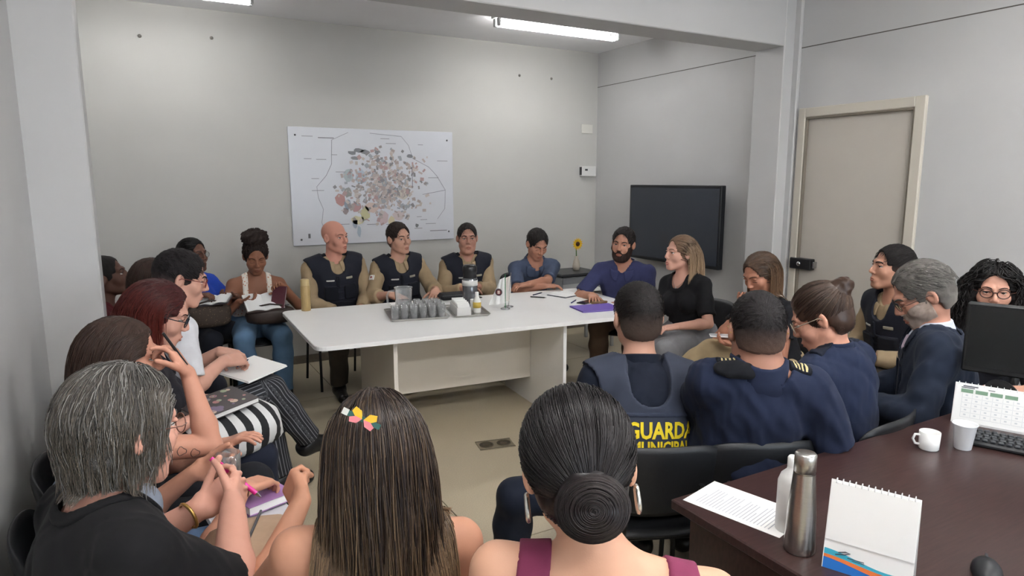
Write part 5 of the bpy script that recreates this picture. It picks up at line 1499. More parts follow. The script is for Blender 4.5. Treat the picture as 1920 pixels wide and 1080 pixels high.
# officers behind the table
I = add(dict(id='bald', label='bald officer in khaki uniform and black vest below the map', pos=(1.365, 5.34), th=-88, head=(1.349, 5.25, 1.208), hrot=(30, -2, 3), sw=.188, g=1.08,
       skin=(196, 140, 122), brow=(120, 84, 70), cloth=dict(top=UNI(1.93), bottom=PANT((64, 58, 50)), shoes=(24, 22, 22)), hair=None, look=.3), 'black stacking chair of the bald officer')
if I: officer_kit(I); sleeve_patch(I, 1, .45, 'flag')
I = add(dict(id='off2', label='dark haired officer with rolled khaki sleeves, middle of the three officers', pos=(1.90, 5.33), th=-90, head=(1.877, 5.25, 1.177), hrot=(14, -3, 6), sw=.168,
       skin=(190, 146, 126), cloth=dict(top=UNI(1.45), bottom=PANT((64, 58, 50))), hair=dict(col=(44, 34, 30), t=.010, strands=dict(n=450, len=.024, T=4, r=.0011, c0=(42, 32, 28), c1=(60, 46, 40), level=0, sidew=.3, backw=.9, grav=.3, zmin=.03, part_face=False), fade=(-.03, .03, (110, 84, 74))), look=.2,
       L=dict(w=(2.075, 4.95, .765), d=(-.5, -.8, -.25), n=(-.3, 0, -1)), R=dict(w=(1.69, 4.95, .765), d=(.45, -.8, -.2), n=(.3, 0, -1))), 'black stacking chair of the middle officer')
if I: officer_kit(I); sleeve_patch(I, 1, .45, 'flag')
I = add(dict(id='off3', label='officer facing forward with clasped arms, rightmost of the three behind the table', pos=(2.51, 5.28), th=-101, head=(2.477, 5.2, 1.154), hrot=(-8, -2, 0), sw=.178, g=1.06, fat=.3,
       skin=(176, 130, 112), cloth=dict(top=UNI(1.9), bottom=PANT((64, 58, 50))), hair=dict(col=(38, 31, 28), t=.007, strands=dict(n=350, len=.024, T=4, r=.0011, c0=(36, 30, 28), c1=(44, 36, 32), level=0, sidew=.3, backw=.9, grav=.3, zmin=.03, part_face=False), fade=(-.03, .035, (104, 80, 70))),
       L=dict(w=(2.44, 4.93, .775), d=(-.9, -.3, -.1), n=(0, -.2, -1)), R=dict(w=(2.32, 4.95, .765), d=(.9, -.3, -.1), n=(0, -.2, -1))), 'black stacking chair of the third officer')
if I: officer_kit(I)
I = add(dict(id='polo', label='man in grey blue polo looking down with forearms crossed on the table', pos=(3.12, 5.24), th=-103, head=(3.045, 4.97, 1.095), hrot=(8, -30, 0), sw=.175, closed=True, slump=.06,
       skin=(178, 128, 106), cloth=dict(top=dict(kind='polo', name='polo_shirt', col=(70, 80, 102), sleeve=.82, collar=True), bottom=PANT((54, 56, 66))), hair=dict(col=(32, 27, 25), t=.011, strands=dict(n=450, len=.024, T=4, r=.0011, c0=(30, 26, 24), c1=(40, 33, 30), level=0, sidew=.3, backw=.9, grav=.3, zmin=.03, part_face=False), fade=(-.04, .01, (80, 62, 54))),
       L=dict(w=(2.83, 4.74, .79), d=(-.95, .12, -.1), n=(0, 0, -1), hint=(-.6, .2, -.5)), R=dict(w=(2.95, 4.70, .768), d=(.85, -.4, 0), n=(0, 0, -1), hint=(.6, .2, -.5))), 'black stacking chair of the man in grey blue polo')
I = add(dict(id='beard', label='bearded man in navy polo at the right end of the white table', pos=(3.47, 4.27), th=-138, head=(3.332, 4.14, 1.15), hrot=(-6, -4, -6), sw=.192, g=1.16, fat=.3, belly=1.0,
       skin=(182, 132, 110), cloth=dict(top=dict(kind='polo', name='polo_shirt', col=(58, 62, 98), sleeve=.85, collar=True), bottom=PANT((92, 74, 60)), shoes=(60, 40, 30)), hair=dict(col=(34, 28, 27), t=.011, strands=dict(n=450, len=.024, T=4, r=.0011, c0=(32, 27, 26), c1=(46, 38, 36), level=0, sidew=.3, backw=.9, grav=.3, zmin=.03, part_face=False), fade=(-.04, .01, (90, 70, 62)), beard=dict(col=(52, 36, 31), t=.0045, z=.036)),
       R=dict(w=(3.03, 4.12, .768), d=(-.5, -.85, -.05), n=(0, 0, -1), hint=(.7, -.1, -.6)), L=dict(w=(3.17, 3.93, .72), d=(-.8, .3, -.05), n=(0, 0, -1))), 'black stacking chair of the bearded man')
I = add(dict(id='blonde', label='blonde woman in black t-shirt and grey skirt in front of the television', pos=(3.43, 3.46), th=188, fem=1, head=(3.315, 3.485, 1.14), hrot=(-20, 2, 0), sw=.15,
       skin=(206, 158, 140), lip=(170, 98, 96), mouth=.004, cloth=dict(top=TEE((26, 26, 29), .8, scoop=(.075, .028)), bottom=dict(kind='skirt', col=(126, 126, 130)), shoes=(30, 28, 28)),
       hair=dict(col=(112, 88, 70), t=.008, sx=1, earcut=False, nape=-.1, strands=dict(n=1500, len=.34, T=14, r=.0017, c0=(92, 70, 56), c1=(196, 168, 136), cg=1.1, sidew=.2, backw=-1.7, level=.3, wave=.001, fy0=-.03, clump=(60, .5))),
       L=dict(w=(3.10, 3.26, .68), d=(-.9, .3, -.1), n=(0, 0, -1)), R=dict(w=(3.06, 3.42, .68), d=(-.8, -.3, -.1), n=(0, 0, -1))), 'black stacking chair of the blonde woman')
if I:
    earring(I, 'stud'); 
    m = MB(); pts = [(.045, .02, -.135), (.03, .055, -.165), (.0, .085, -.185), (-.03, .055, -.165), (-.045, .02, -.135)]
    N_ = I['N']
    m.tube([tuple((N_ + I['rt'] * x + I['fws'] * y + I['up'] * z).tolist()) for x, y, z in ((.06, .02, .02), (.04, .07, -.02), (.0, .098, -.045), (-.04, .07, -.02), (-.06, .02, .02))], .0012, 5); m.ball(tuple((N_ + I['fws'] * .10 - I['up'] * .05).tolist()), .007, 8)
    m.build('pendant_necklace', mat('earring_200', (200, 198, 192), .25, .9), I['root'])
I = add(dict(id='susp', label='woman with pale shoulder straps and khaki trousers, chin on hand, legs crossed', pos=(3.34, 2.66), th=176, fem=1, head=(3.207, 2.695, 1.095), hrot=(2, -26, 4), sw=.15, closed=True,
       skin=(170, 118, 96), cloth=dict(top=TEE((28, 28, 32), .55, scoop=(.07, .03)), bottom=PANT((168, 148, 116), len=.12), shoes=(150, 120, 92)),
       hair=dict(col=(76, 58, 46), t=.008, sx=1, earcut=False, nape=-.1, strands=dict(n=1100, len=.32, T=14, r=.0018, c0=(64, 50, 42), c1=(120, 92, 68), cg=1.0, sidew=.15, backw=-1.7, level=.3, fy0=-.03, clump=(50, .5))),
       R=dict(w=(3.105, 2.715, .875), d=(.0, .0, 1), n=(1, 0, 0), curl=1.7, hint=(.4, .5, -.8)), L=dict(w=(3.02, 2.66, .70), d=(-.7, .55, .1), n=(-.3, 0, .9), curl=.9),
       LL=dict(k=(2.99, 2.84, .62), a=(2.83, 3.06, .40), t=(-.5, .6, -.3)), RL=dict(k=(2.97, 2.88, .50), a=(3.0, 2.87, .085), t=(-.8, .4, -.25))), 'black stacking chair of the woman with crossed legs')
if I:
    for s in (-1, 1):
        f = lambda P, s=s: smax(np.abs(I['torso'](P, I['ease'] + .006)) - .004, np.abs((P - I['N']) @ I['rt'] - s * .085) - .017, .002)
        f2 = lambda P, f=f: smax(f(P), -((P - I['N']) @ I['up'] + .25), .003)
        I['build_sdf']('shoulder_strap', f2, fabric('cloth_226_222_214', (226, 222, 214)), I['top'], .007)

# the row seen from behind
I = add(dict(id='guard', label='guard with GUARDA lettering in yellow on his grey vest back', pos=(1.565, 1.80), th=66, head=(1.645, 1.948, 1.13), hrot=(4, -4, 0), sw=.172, hs=1.08, hcloth=.0085, nape=0,
       skin=(186, 142, 122), face=False, cloth=dict(top=dict(kind='uniform', name='uniform_shirt', col=(24, 29, 42), sleeve=.95, collar=True, colkind='stand', colh=.05), bottom=PANT((22, 27, 40)), shoes=(18, 18, 20)),
       hair=dict(col=(26, 22, 22), t=.009, nape=-.075, bump=.0005, strands=dict(n=2600, len=.014, T=4, r=.0007, c0=(24, 21, 21), c1=(36, 30, 28), level=0, sidew=.3, backw=.9, grav=.3, zmin=-.01, part_face=False), fade=(-.10, .035, (96, 78, 68)), h=.0045, bf=110),
       LL=dict(k=(1.13, 1.985, .50), a=(1.17, 2.13, .09), t=(-.2, .9, -.25))), 'black stacking chair of the guard in the lettered vest', -.0)
if I:
    v = vest(I, (52, 57, 71), True, .026, low=-.01)
    fv = I['vestf']
    for k, (z, hh) in enumerate(((.17, .008), (.37, .008))):
        patch(I, fv, (I['N'] - I['up'] * z - I['fws'] * .13).astype(f32), I['Rt'], (.16, .12, hh), 'vest_seam', fabric('cloth_52_58_74', (52, 58, 74)), v, .003, .006)
    my = mat('yellow_letters', (226, 200, 30), .6)
    text_on(I, fv, 'GUARDA', .080, .228, 'vest_lettering', my, v, x0=.036)
    text_on(I, fv, 'MUNICIPAL', .056, .286, 'vest_lettering', my, v, x0=.036)
I = add(dict(id='heavy', label='heavyset man in navy shirt with rank epaulettes seen from behind', pos=(1.90, 1.66), th=55, cth=66, head=(1.815, 1.525, 1.14), hrot=(0, -8, 0), sw=.168, nx=.012, nl=.66, fold=.0055, g=1.34, hs=1.10, fat=.7, neck=1.25, ag=1.15, hcloth=.0085, slump=.0,
       skin=(150, 108, 90), face=False, cloth=dict(top=dict(kind='uniform', name='uniform_shirt', col=(30, 37, 58), sleeve=.85, collar=True, colkind='stand', colh=.055, ease=.014, cuff=.022), bottom=PANT((26, 31, 46))),
       hair=dict(col=(30, 26, 27), t=.007, nape=-.062, bump=.0005, strands=dict(n=2200, len=.013, T=4, r=.0007, c0=(28, 25, 26), c1=(44, 37, 36), level=0, sidew=.3, backw=.9, grav=.3, zmin=-.01, part_face=False), fade=(-.085, .02, (100, 76, 64)), h=.0045, bf=110),
       R=dict(w=(2.14, 1.50, .52), d=(.1, .4, -.9), n=(-.9, 0, 0), hint=(.6, -.4, -.5))), 'black stacking chair of the heavyset man', -.0)
if I:
    epaulettes(I, (20, 22, 30), bars=(4, (196, 180, 130)))
    c = (I['N'] * .45 + I['SH'][-1] * .55 + I['up'] * .062 - I['fws'] * .035).astype(f32); Rb = np.stack([nrm(I['SH'][-1] - I['N']), I['fws'], I['up']], 1).astype(f32)
    bf_ = lambda P: ell(P, c, (.075, .04, .028), Rb) + .003 * folds(P, 30, 2)
    I['build_sdf']('folded_beret', bf_, fabric('cloth_18_19_24', (18, 19, 24)), I['root'], .006, c - .12, c + .12)
    for s in (-1, 1):
        m = MB().tube([tuple(q) for q in ((s * .080, .03, .012), (s * .087, -.005, .012), (s * .085, -.03, -.004))], .0022, 6)
        m.xf(lambda v: I['HM'] @ v); m.build('glasses_temple', mat('gold_wire', (196, 160, 90), .3, .8), I['root'])
I = add(dict(id='bunw', label='woman in navy shirt with brown hair in a small high bun and glasses', pos=(2.385, 1.60), th=98, fem=1, head=(2.335, 1.655, 1.11), hrot=(22, -30, 0), sw=.165, nx=.02, nl=.76, fold=.0055, g=1.1, hs=1.08, ag=1.05, slump=.06,
       skin=(196, 142, 120), cloth=dict(top=dict(kind='uniform', name='uniform_shirt', col=(30, 38, 60), sleeve=.95, collar=True, colkind='stand', colh=.052, ease=.014, cuff=.02), bottom=PANT((26, 31, 46))), glasses=dict(col=(200, 190, 170), metal=.7),
       hair=dict(col=(58, 42, 34), t=.010, gloss=True, bump=.0003, nape=-.085, vol=[((.0, -.118, .075), (.033, .036, .034))], strands=dict(n=900, len=.17, T=9, r=.0014, c0=(52, 38, 32), c1=(84, 62, 46), target=(0, -.10, .07), level=0, lv=.1, wave=.0006)),
       L=dict(w=(2.2, 1.98, .68)), R=dict(w=(2.42, 2.0, .68))), 'black stacking chair of the woman with the high bun', -.0)
if I: epaulettes(I, (22, 26, 38))
I = add(dict(id='off4', label='officer with chevron sleeve patch facing left beside the door', pos=(3.86, 2.19), th=163, head=(3.745, 2.227, 1.15), hrot=(-14, 4, 0), sw=.178, hs=1.06,
       skin=(184, 136, 114), cloth=dict(top=UNI(1.9), bottom=PANT((64, 58, 50))), hair=dict(col=(28, 24, 24), t=.011, strands=dict(n=450, len=.024, T=4, r=.0011, c0=(26, 22, 22), c1=(40, 33, 30), level=0, sidew=.3, backw=.9, grav=.3, zmin=.03, part_face=False), fade=(-.03, .02, (90, 72, 64)))), 'black stacking chair of the officer beside the door')
if I: officer_kit(I); sleeve_patch(I, -1, .55, 'rank')
I = add(dict(id='suit', label='grey haired bearded man in dark suit jacket reading beside the monitor', pos=(3.02, 1.53), th=126, head=(2.955, 1.613, 1.155), hrot=(8, -32, 0), sw=.185, nl=.82, fold=.006, g=1.1, hs=1.12, closed=True,
       skin=(188, 138, 118), cloth=dict(top=dict(kind='suit', name='suit_jacket', col=(38, 45, 60), sleeve=1.9, ease=.022, cuff=.022, scoop=(.12, .03), band=False), bottom=PANT((36, 42, 56))), glasses=dict(col=(60, 56, 54), metal=.5, r=.0012),
       hair=dict(col=(92, 88, 84), t=.013, burn=-.035, fade=(-.08, -.02, (150, 144, 138)), h=.0055, beard=dict(col=(160, 144, 134), t=.0022, z=.034, cheek=False), strands=dict(n=1100, len=.035, T=5, r=.0010, c0=(84, 80, 76), c1=(134, 130, 124), sidew=.3, backw=-.9, grav=.3, level=0, zmin=.02, part_face=False)),
       L=dict(w=(2.74, 1.72, .68)), R=dict(w=(2.95, 1.86, .66))), 'black stacking chair of the man in the suit', -.0)
if I:
    def shf(P):
        d = smin(I['torso'](P, .012), I['neckf'](P, .010), .02)
        d = smax(d, ((P - I['N']) @ I['up']) - .045, .004)
        return smax(d, -((P - I['N']) @ I['up'] + .34), .004)
    I['build_sdf']('shirt', shf, fabric('cloth_200_206_222', (200, 206, 222)), I['root'], .008)
    c = (I['N'] - I['up'] * .17 + I['fws'] * .10).astype(f32)
    patch(I, lambda P: I['torso'](P, .012), c, I['Rt'], (.026, .14, .15), 'necktie', fabric('cloth_196_180_196', (196, 180, 196)), I['root'], .006, .006)
    for s in (-1, 1):
        a = (I['N'] + I['rt'] * s * .075 + I['up'] * .0).astype(f32); b = (I['N'] + I['rt'] * s * .03 - I['up'] * .27 + I['fws'] * .14).astype(f32)
        f = lambda P, a=a, b=b: smax(np.abs(I['torso'](P, I['ease'] + .004)) - .004, cap(P, a, b, .034, .012, I['fws'], 3.0), .003)
        I['build_sdf']('lapel', f, fabric('cloth_30_36_50', (30, 36, 50)), I['top'], .007)
I = add(dict(id='curly', label='woman with voluminous black curly hair and glasses behind the monitor', pos=(3.74, 1.74), th=-152, fem=1, head=(3.60, 1.635, 1.118), hrot=(2, -4, 0),
       skin=(196, 146, 126), cloth=dict(top=TEE((40, 40, 46), .8), bottom=PANT((40, 42, 52))), glasses=dict(col=(60, 34, 26), r=.0024, w=.025),
       hair=dict(col=(24, 21, 21), t=.012, sx=1, earcut=False, nape=-.09, vol=[((.09, -.02, -.03), (.055, .07, .11)), ((-.09, -.02, -.03), (.055, .07, .11)), ((0, -.07, -.01), (.105, .07, .11))], vbump=.007,
                 strands=dict(n=1100, len=.34, T=22, r=.0022, c0=(22, 19, 19), c1=(34, 28, 27), sidew=1.0, backw=-.2, level=.3, wave=.009, wf=1.7, puff=.022, grav=.8))), 'black stacking chair of the curly haired woman')
if I: earring(I, 'stud')

# the row along the left wall
I = add(dict(id='edge', label='dark skinned person mostly hidden behind the left pillar', pos=(-.23, 4.5), th=-4, fem=1, head=(-.175, 4.5, 1.095), hrot=(-4, 12, 0),
       skin=(92, 64, 54), cloth=dict(top=TEE((96, 40, 44), .8), bottom=PANT((40, 42, 52))), hair=dict(col=(28, 24, 24), t=.008)), 'black stacking chair behind the left pillar')
I = add(dict(id='hid', label='brown haired person with only the crown showing between the pillar and the white t-shirt', pos=(-.14, 4.02), th=2, fem=1, head=(.055, 3.99, 1.11), hrot=(0, -12, 0), face=False,
       skin=(180, 130, 110), cloth=dict(top=TEE((110, 60, 62), .8), bottom=PANT((40, 42, 52))), hair=dict(col=(62, 46, 40), t=.012, sx=1, earcut=False, nape=-.1, strands=dict(n=500, len=.25, T=10, r=.002, c0=(56, 42, 36), c1=(72, 54, 44)))), 'black stacking chair hidden behind the person in white')
I = add(dict(id='blue', label='woman in blue t-shirt with glasses writing in a notebook in the corner', pos=(.31, 5.53), th=-62, fem=1, head=(.343, 5.45, 1.102), hrot=(14, 2, 0), sw=.155,
       skin=(110, 76, 62), cloth=dict(top=TEE((38, 70, 168), .75), bottom=PANT((28, 30, 38))), glasses=dict(col=(50, 40, 38), r=.0013),
       hair=dict(col=(22, 19, 20), t=.009, nape=-.1, vol=[((0, -.12, -.02), (.035, .04, .04))], strands=dict(n=500, len=.2, T=8, r=.0016, c0=(20, 18, 19), c1=(34, 29, 29), target=(0, -.13, -.01), level=0)),
       R=dict(w=(.32, 5.17, .84), d=(.7, -.35, .05), n=(.2, 0, -1), curl=1.2), L=dict(w=(.60, 5.25, .80), d=(-.7, -.4, .1), n=(0, 0, 1), curl=1.0)), 'black stacking chair of the woman in blue')
I = add(dict(id='curlybun', label='woman with a curly top bun and white floral top reading a notebook', pos=(.755, 5.42), th=-93, fem=1, head=(.761, 5.32, 1.08), hrot=(0, -22, 0), sw=.165, g=1.05, closed=True,
       skin=(142, 96, 74), cloth=dict(top=dict(kind='tank', col=(230, 224, 214), mat=M_FLORAL, sleeve=0, sx=.085, sw=.020, drop=.13), bottom=PANT((92, 122, 152))),
       hair=dict(col=(38, 27, 24), t=.008, nape=-.09, vol=[((0, -.03, .145), (.085, .08, .06)), ((.04, -.02, .15), (.05, .05, .045)), ((-.04, -.03, .15), (.05, .05, .045))], vbump=.009, strands=dict(n=500, len=.09, T=9, r=.0022, c0=(36, 26, 23), c1=(52, 36, 30), target=(0, -.03, .18), wave=.012, wf=1.8, level=0)),
       R=dict(w=(.60, 5.12, .78), d=(.75, -.3, .1), n=(0, 0, 1), curl=.9), L=dict(w=(.93, 5.10, .84), d=(-.6, -.3, .45), n=(-.4, -.6, 0), curl=1.0)), 'black stacking chair of the woman with the top bun')
I = add(dict(id='white', label='short haired person in white t-shirt and pinstripe trousers writing, by the pillar', pos=(.075, 3.37), th=10, head=(.160, 3.455, 1.195), hrot=(-10, -16, 0), sw=.165, hs=1.06, slump=.07,
       skin=(202, 154, 136), cloth=dict(top=TEE((212, 213, 218), .8), bottom=PANT((30, 31, 38), mat=M_PIN, ang=True), shoes=(22, 22, 24)), glasses=dict(col=(120, 40, 36), r=.0018),
       hair=dict(col=(30, 25, 27), t=.012, nape=-.07, burn=-.02, fade=(-.07, .02, (84, 66, 62)), h=.005, strands=dict(n=1200, len=.018, T=4, r=.0008, c0=(28, 24, 26), c1=(38, 32, 32), level=0, sidew=.3, backw=.9, grav=.3, zmin=.0, part_face=False)),
       R=dict(w=(.305, 3.36, .80), d=(.85, .35, -.1), n=(-.2, .5, -1), curl=1.25, index=.9, hint=(.5, -.3, -.8)), L=dict(w=(.31, 3.56, .80), d=(.6, -.65, -.1), n=(.2, 0, -1), curl=.9),
       RL=dict(k=(.52, 3.42, .61), a=(.72, 3.50, .27), t=(.8, .1, -.15)), LL=dict(k=(.50, 3.52, .50), a=(.56, 3.52, .085), t=(.9, .2, -.25))), 'black stacking chair of the person in white t-shirt', .03)
I = add(dict(id='red', label='woman with dark red hair and black glasses looking down, left row', pos=(-.065, 2.905), th=0, fem=1, head=(.045, 2.915, 1.132), hrot=(-6, -22, 0), hs=1.05,
       skin=(206, 156, 138), cloth=dict(top=TEE((36, 34, 40), .7), bottom=PANT((30, 34, 48))), glasses=dict(col=(26, 24, 34), r=.0022, w=.024),
       hair=dict(col=(64, 26, 26), t=.010, sx=1, earcut=False, nape=-.1, strands=dict(n=1700, len=.30, T=14, r=.0014, c0=(52, 22, 24), c1=(116, 46, 36), cg=.9, sidew=.3, backw=-1.3, level=.3, wave=.001, fy0=-.01, clump=(90, .4))),
       R=dict(w=(.12, 2.74, .74), d=(.7, .4, -.1), n=(0, 0, -1)), L=dict(w=(.12, 3.04, .74), d=(.8, -.3, -.1), n=(0, 0, -1))), 'black stacking chair of the red haired woman', .03)
I = add(dict(id='brown', label='brown haired woman with tattooed arm holding a pen to her mouth', pos=(-.12, 2.41), th=2, fem=1, head=(-.075, 2.401, 1.09), hrot=(-4, -6, 0), hs=1.05,
       skin=(196, 142, 120), cloth=dict(top=TEE((34, 34, 38), .35), bottom=PANT((28, 29, 34))),
       hair=dict(col=(58, 42, 35), t=.010, sx=1, earcut=False, nape=-.1, strands=dict(n=2200, len=.42, T=16, r=.0014, c0=(54, 39, 33), c1=(84, 60, 46), sidew=.5, backw=-.6, level=.3, clump=(90, .4))),
       R=dict(w=(.105, 2.34, 1.03), d=(-.45, .05, .9), n=(-.8, .1, -.4), curl=1.3, index=.7, hint=(.2, .9, -.5)), L=dict(w=(.20, 2.47, .72))), 'black stacking chair of the brown haired woman', .04)
if I:
    a, b = I['SH'][1], I['EL'][1]; ax = nrm(b - a); o_ = nrm(I['rt'] - ax * float(I['rt'] @ ax)); R = np.stack([np.cross(ax, o_), -ax, o_], 1).astype(f32)
    m = MB(); 
    for k in range(3):
        c = a + (b - a) * (.55 + k * .14) + np.cross(ax, o_) * .008 * (k - 1); pts = []
        for i in range(16):
            t = i / 15 * 6.283; q = c + R @ A3(.013 * math.cos(t) * (1 + .3 * math.sin(3 * t)), .013 * math.sin(t), .06)
            P = q[None].astype(f32)
            for _ in range(8): P = P - np.outer(I['upper'](P, 1), o_).astype(f32)
            pts.append(tuple((P[0] + o_ * .0004).tolist()))
        m.tube(pts, .0011, 4)
    m.build('tattoo', mat('tattoo_ink', (92, 72, 66), .6), I['body'])
I = add(dict(id='p24', label='person in grey blue t-shirt and jeans mostly hidden behind the grey haired woman', pos=(-.13, 1.97), th=6, fem=1, head=(-.10, 1.94, 1.03), hrot=(0, -6, 0), pz=.545,
       skin=(196, 142, 118), cloth=dict(top=TEE((130, 138, 152), .72), bottom=PANT((92, 116, 148))), hair=dict(col=(52, 40, 34), t=.012),
       R=dict(w=(.215, 2.035, .735), d=(.75, .55, -.12), n=(0, 0, -1), curl=1.1, hint=(.6, -.2, -.8)), L=dict(w=(.095, 2.155, .77), d=(.85, .0, .05), n=(.1, -1, .0), curl=1.5, spread=.4)), 'black stacking chair hidden behind the grey haired woman', .05)
if I:
    w = I['WR'][1]; d = I['HD'][1].d
    MB().ring(tuple((w - d * .012).tolist()), .033, .0022, tuple(d.tolist()), 18, 5).build('bracelet', mat('bracelet_brown', (90, 60, 40), .6), I['root'])
I = add(dict(id='grey', label='grey haired woman in black t-shirt and glasses in the left foreground', pos=(-.105, 1.49), th=20, fem=1, head=(-.060, 1.535, 1.145), hrot=(10, -10, 0), hs=1.06, nl=.84, g=1.18, sw=.168, ag=1.1, hcloth=.008, hskin=.0045,
       skin=(204, 152, 134), cloth=dict(top=TEE((22, 21, 23), .85, ease=.014, scoop=(.05, .022)), bottom=PANT((48, 46, 46))), glasses=dict(col=(110, 72, 62), r=.0013),
       hair=dict(col=(88, 85, 82), t=.010, earcut=False, sx=1, nape=-.09, strands=dict(n=5200, len=.140, T=15, r=.0009, c0=(72, 69, 67), c1=(116, 106, 94), cg=1.1, c2=(136, 133, 129), p2=.22, sidew=.35, backw=-.5, level=.35, fy0=-.015, clump=(170, .55), wave=.0018, wf=.8, puff=.005, lv=.2)),
       R=dict(w=(.150, 1.685, .85), d=(.25, .8, .25), n=(-.9, .25, -.2), curl=1.25, index=.8, hint=(.45, .35, -.9)), L=dict(w=(.08, 1.75, .835), d=(.75, .35, .2), n=(.1, -.6, .6), curl=1.3, spread=.5, hint=(-.5, .3, -.8))), 'black stacking chair of the grey haired woman', .06)
if I:
    w = I['WR'][-1]; d = I['HD'][-1].d
    MB().ring(tuple((w - d * .03).tolist()), .033, .0045, tuple(d.tolist()), 18, 6).build('gold_watch', mat('gold_bar2', (186, 148, 84), .3, .8), I['root'])
I = add(dict(id='longh', label='woman with long ombre hair and a butterfly hair clip, seen from behind', pos=(.355, 1.22), th=74, fem=1, head=(.400, 1.294, 1.088), hrot=(2, -6, 0), hs=1.06, sw=.165, nl=.88, drop=-.025, hcloth=.008, hskin=.0045,
       skin=(190, 138, 112), face=False, cloth=dict(top=dict(kind='tank', col=(214, 206, 198), sleeve=0, sx=.07, sw=.05, drop=.10), bottom=PANT((40, 42, 52))),
       hair=dict(col=(46, 36, 33), t=.008, sx=.8, earcut=False, nape=-.1, ext=.48, h=.008, vol=[((0, -.075, -.10), (.078, .035, .12)), ((0, -.085, -.25), (.085, .03, .13))], strands=dict(n=6500, len=.56, T=22, r=.0010, c0=(40, 31, 29), c1=(160, 130, 96), cg=1.9, cv=.42, clump=(90, .65), sidew=.3, backw=-.8, level=.22, wave=.0022, wf=.7, lv=.25, puff=.003)),
       L=dict(w=(.300, 1.60, .865), d=(-.1, .9, .25), n=(.9, .1, -.3), curl=1.95, thumb=1.7, spread=.3, hint=(-.5, .2, -.8)), R=dict(w=(.58, 1.50, .68))), 'black stacking chair of the long haired woman', -.0)
if I:
    HMx = I['HM']
    cl = empty('hair_clip', (0, 0, 0)); cl.parent = I['root']
    def clip_part(nm, pts, th, m):
        mb = MB(); n = len(pts); V = [(x, 0, z) for x, z in pts] + [(x, -th, z) for x, z in pts]
        mb.add(V, [tuple(range(n)), tuple(range(2 * n - 1, n - 1, -1))] + [(i, n + i, n + (i + 1) % n, (i + 1) % n) for i in range(n)])
        Rz = Matrix.Translation((-.028, -.128, .098)) @ Matrix.Scale(.8, 4) @ Matrix.Rotation(-.35, 4, 'Z') @ Matrix.Rotation(.45, 4, 'Y') @ Matrix.Rotation(-.25, 4, 'X')
        mb.xf(lambda v: HMx @ (Rz @ v)); mb.build(nm, m, cl)
    def wing(s, up): return [(s * .002, 0), (s * .010, .016 * up), (s * .026, .020 * up), (s * .030, .008 * up), (s * .018, -.001 * up)]
    for s in (-1, 1):
        clip_part('wing', wing(s, 1), .004, mat('clip_yellow', (222, 178, 50), .4)); clip_part('wing', wing(s, -.8), .005, mat('clip_pink', (216, 128, 136), .4))
    clip_part('clip_bar', [(-.042, -.006), (.042, -.006), (.042, .006), (-.042, .006)], .0025, mat('clip_green', (44, 92, 86), .35))
    clip_part('clip_end', [(-.05, -.007), (-.036, -.007), (-.036, .007), (-.05, .007)], .004, mat('clip_pearl', (206, 206, 200), .3))
I = add(dict(id='bunm', label='woman with a low glossy black bun and magenta top, seen from behind', pos=(.615, .855), th=57, fem=1, head=(.655, .923, 1.14), hrot=(0, -20, -6), hs=1.10, sw=.188, nx=.048, nl=.86, drop=-.02, hcloth=.008, hskin=.0045, neck=1.02,
       skin=(206, 158, 132), face=False, cloth=dict(top=dict(kind='tank', col=(122, 52, 80), sleeve=0, sx=.128, sw=.028, drop=.19), bottom=PANT((40, 42, 52))),
       hair=dict(col=(24, 19, 20), t=.010, gloss=True, bump=.0001, nape=-.088, burn=-.02, back=.006, h=.005, vol=[((.010, -.128, -.046), (.052, .042, .046))], vbump=.002,
                 strands=dict(n=3400, len=.22, T=13, r=.0009, c0=(24, 19, 20), c1=(36, 27, 26), target=(.01, -.125, -.045), level=0, lv=.05, rough=.3))), 'black stacking chair of the woman in magenta', -.0)
if I:
    earring(I, 'hoop')
    ho = I['hair']; m = []; R = np.random.RandomState(3); N_ = 420; T_ = 16; P = np.zeros((N_, T_, 3), f32)
    for i in range(N_):   # strands coiled round the bun
        ph = R.rand() * 6.28; al = R.uniform(.04, 2.0); tt = np.linspace(0, R.uniform(1.4, 3.2), T_) + ph
        rr = math.sin(al) * R.uniform(1.0, 1.05)
        q = np.stack([.052 * rr * np.cos(tt), np.full(T_, -.042 * math.cos(al) * R.uniform(1.0, 1.05)), .046 * rr * np.sin(tt)], 1)
        P[i] = q + A3(.010, -.128, -.046)
    P = P * I['hs'] @ I['Rh'].T + I['H']
    c = np.repeat((np.array(srgb(34, 26, 26))[None, None] * (.6 + .9 * R.rand(N_, 1, 1))), T_, 1)
    tri_tubes(P.astype(f32), np.full(N_, .0011, f32), c.astype(f32), 'bun_strands', mat('hair_strand', (60, 45, 40), .42, attr=True), ho)

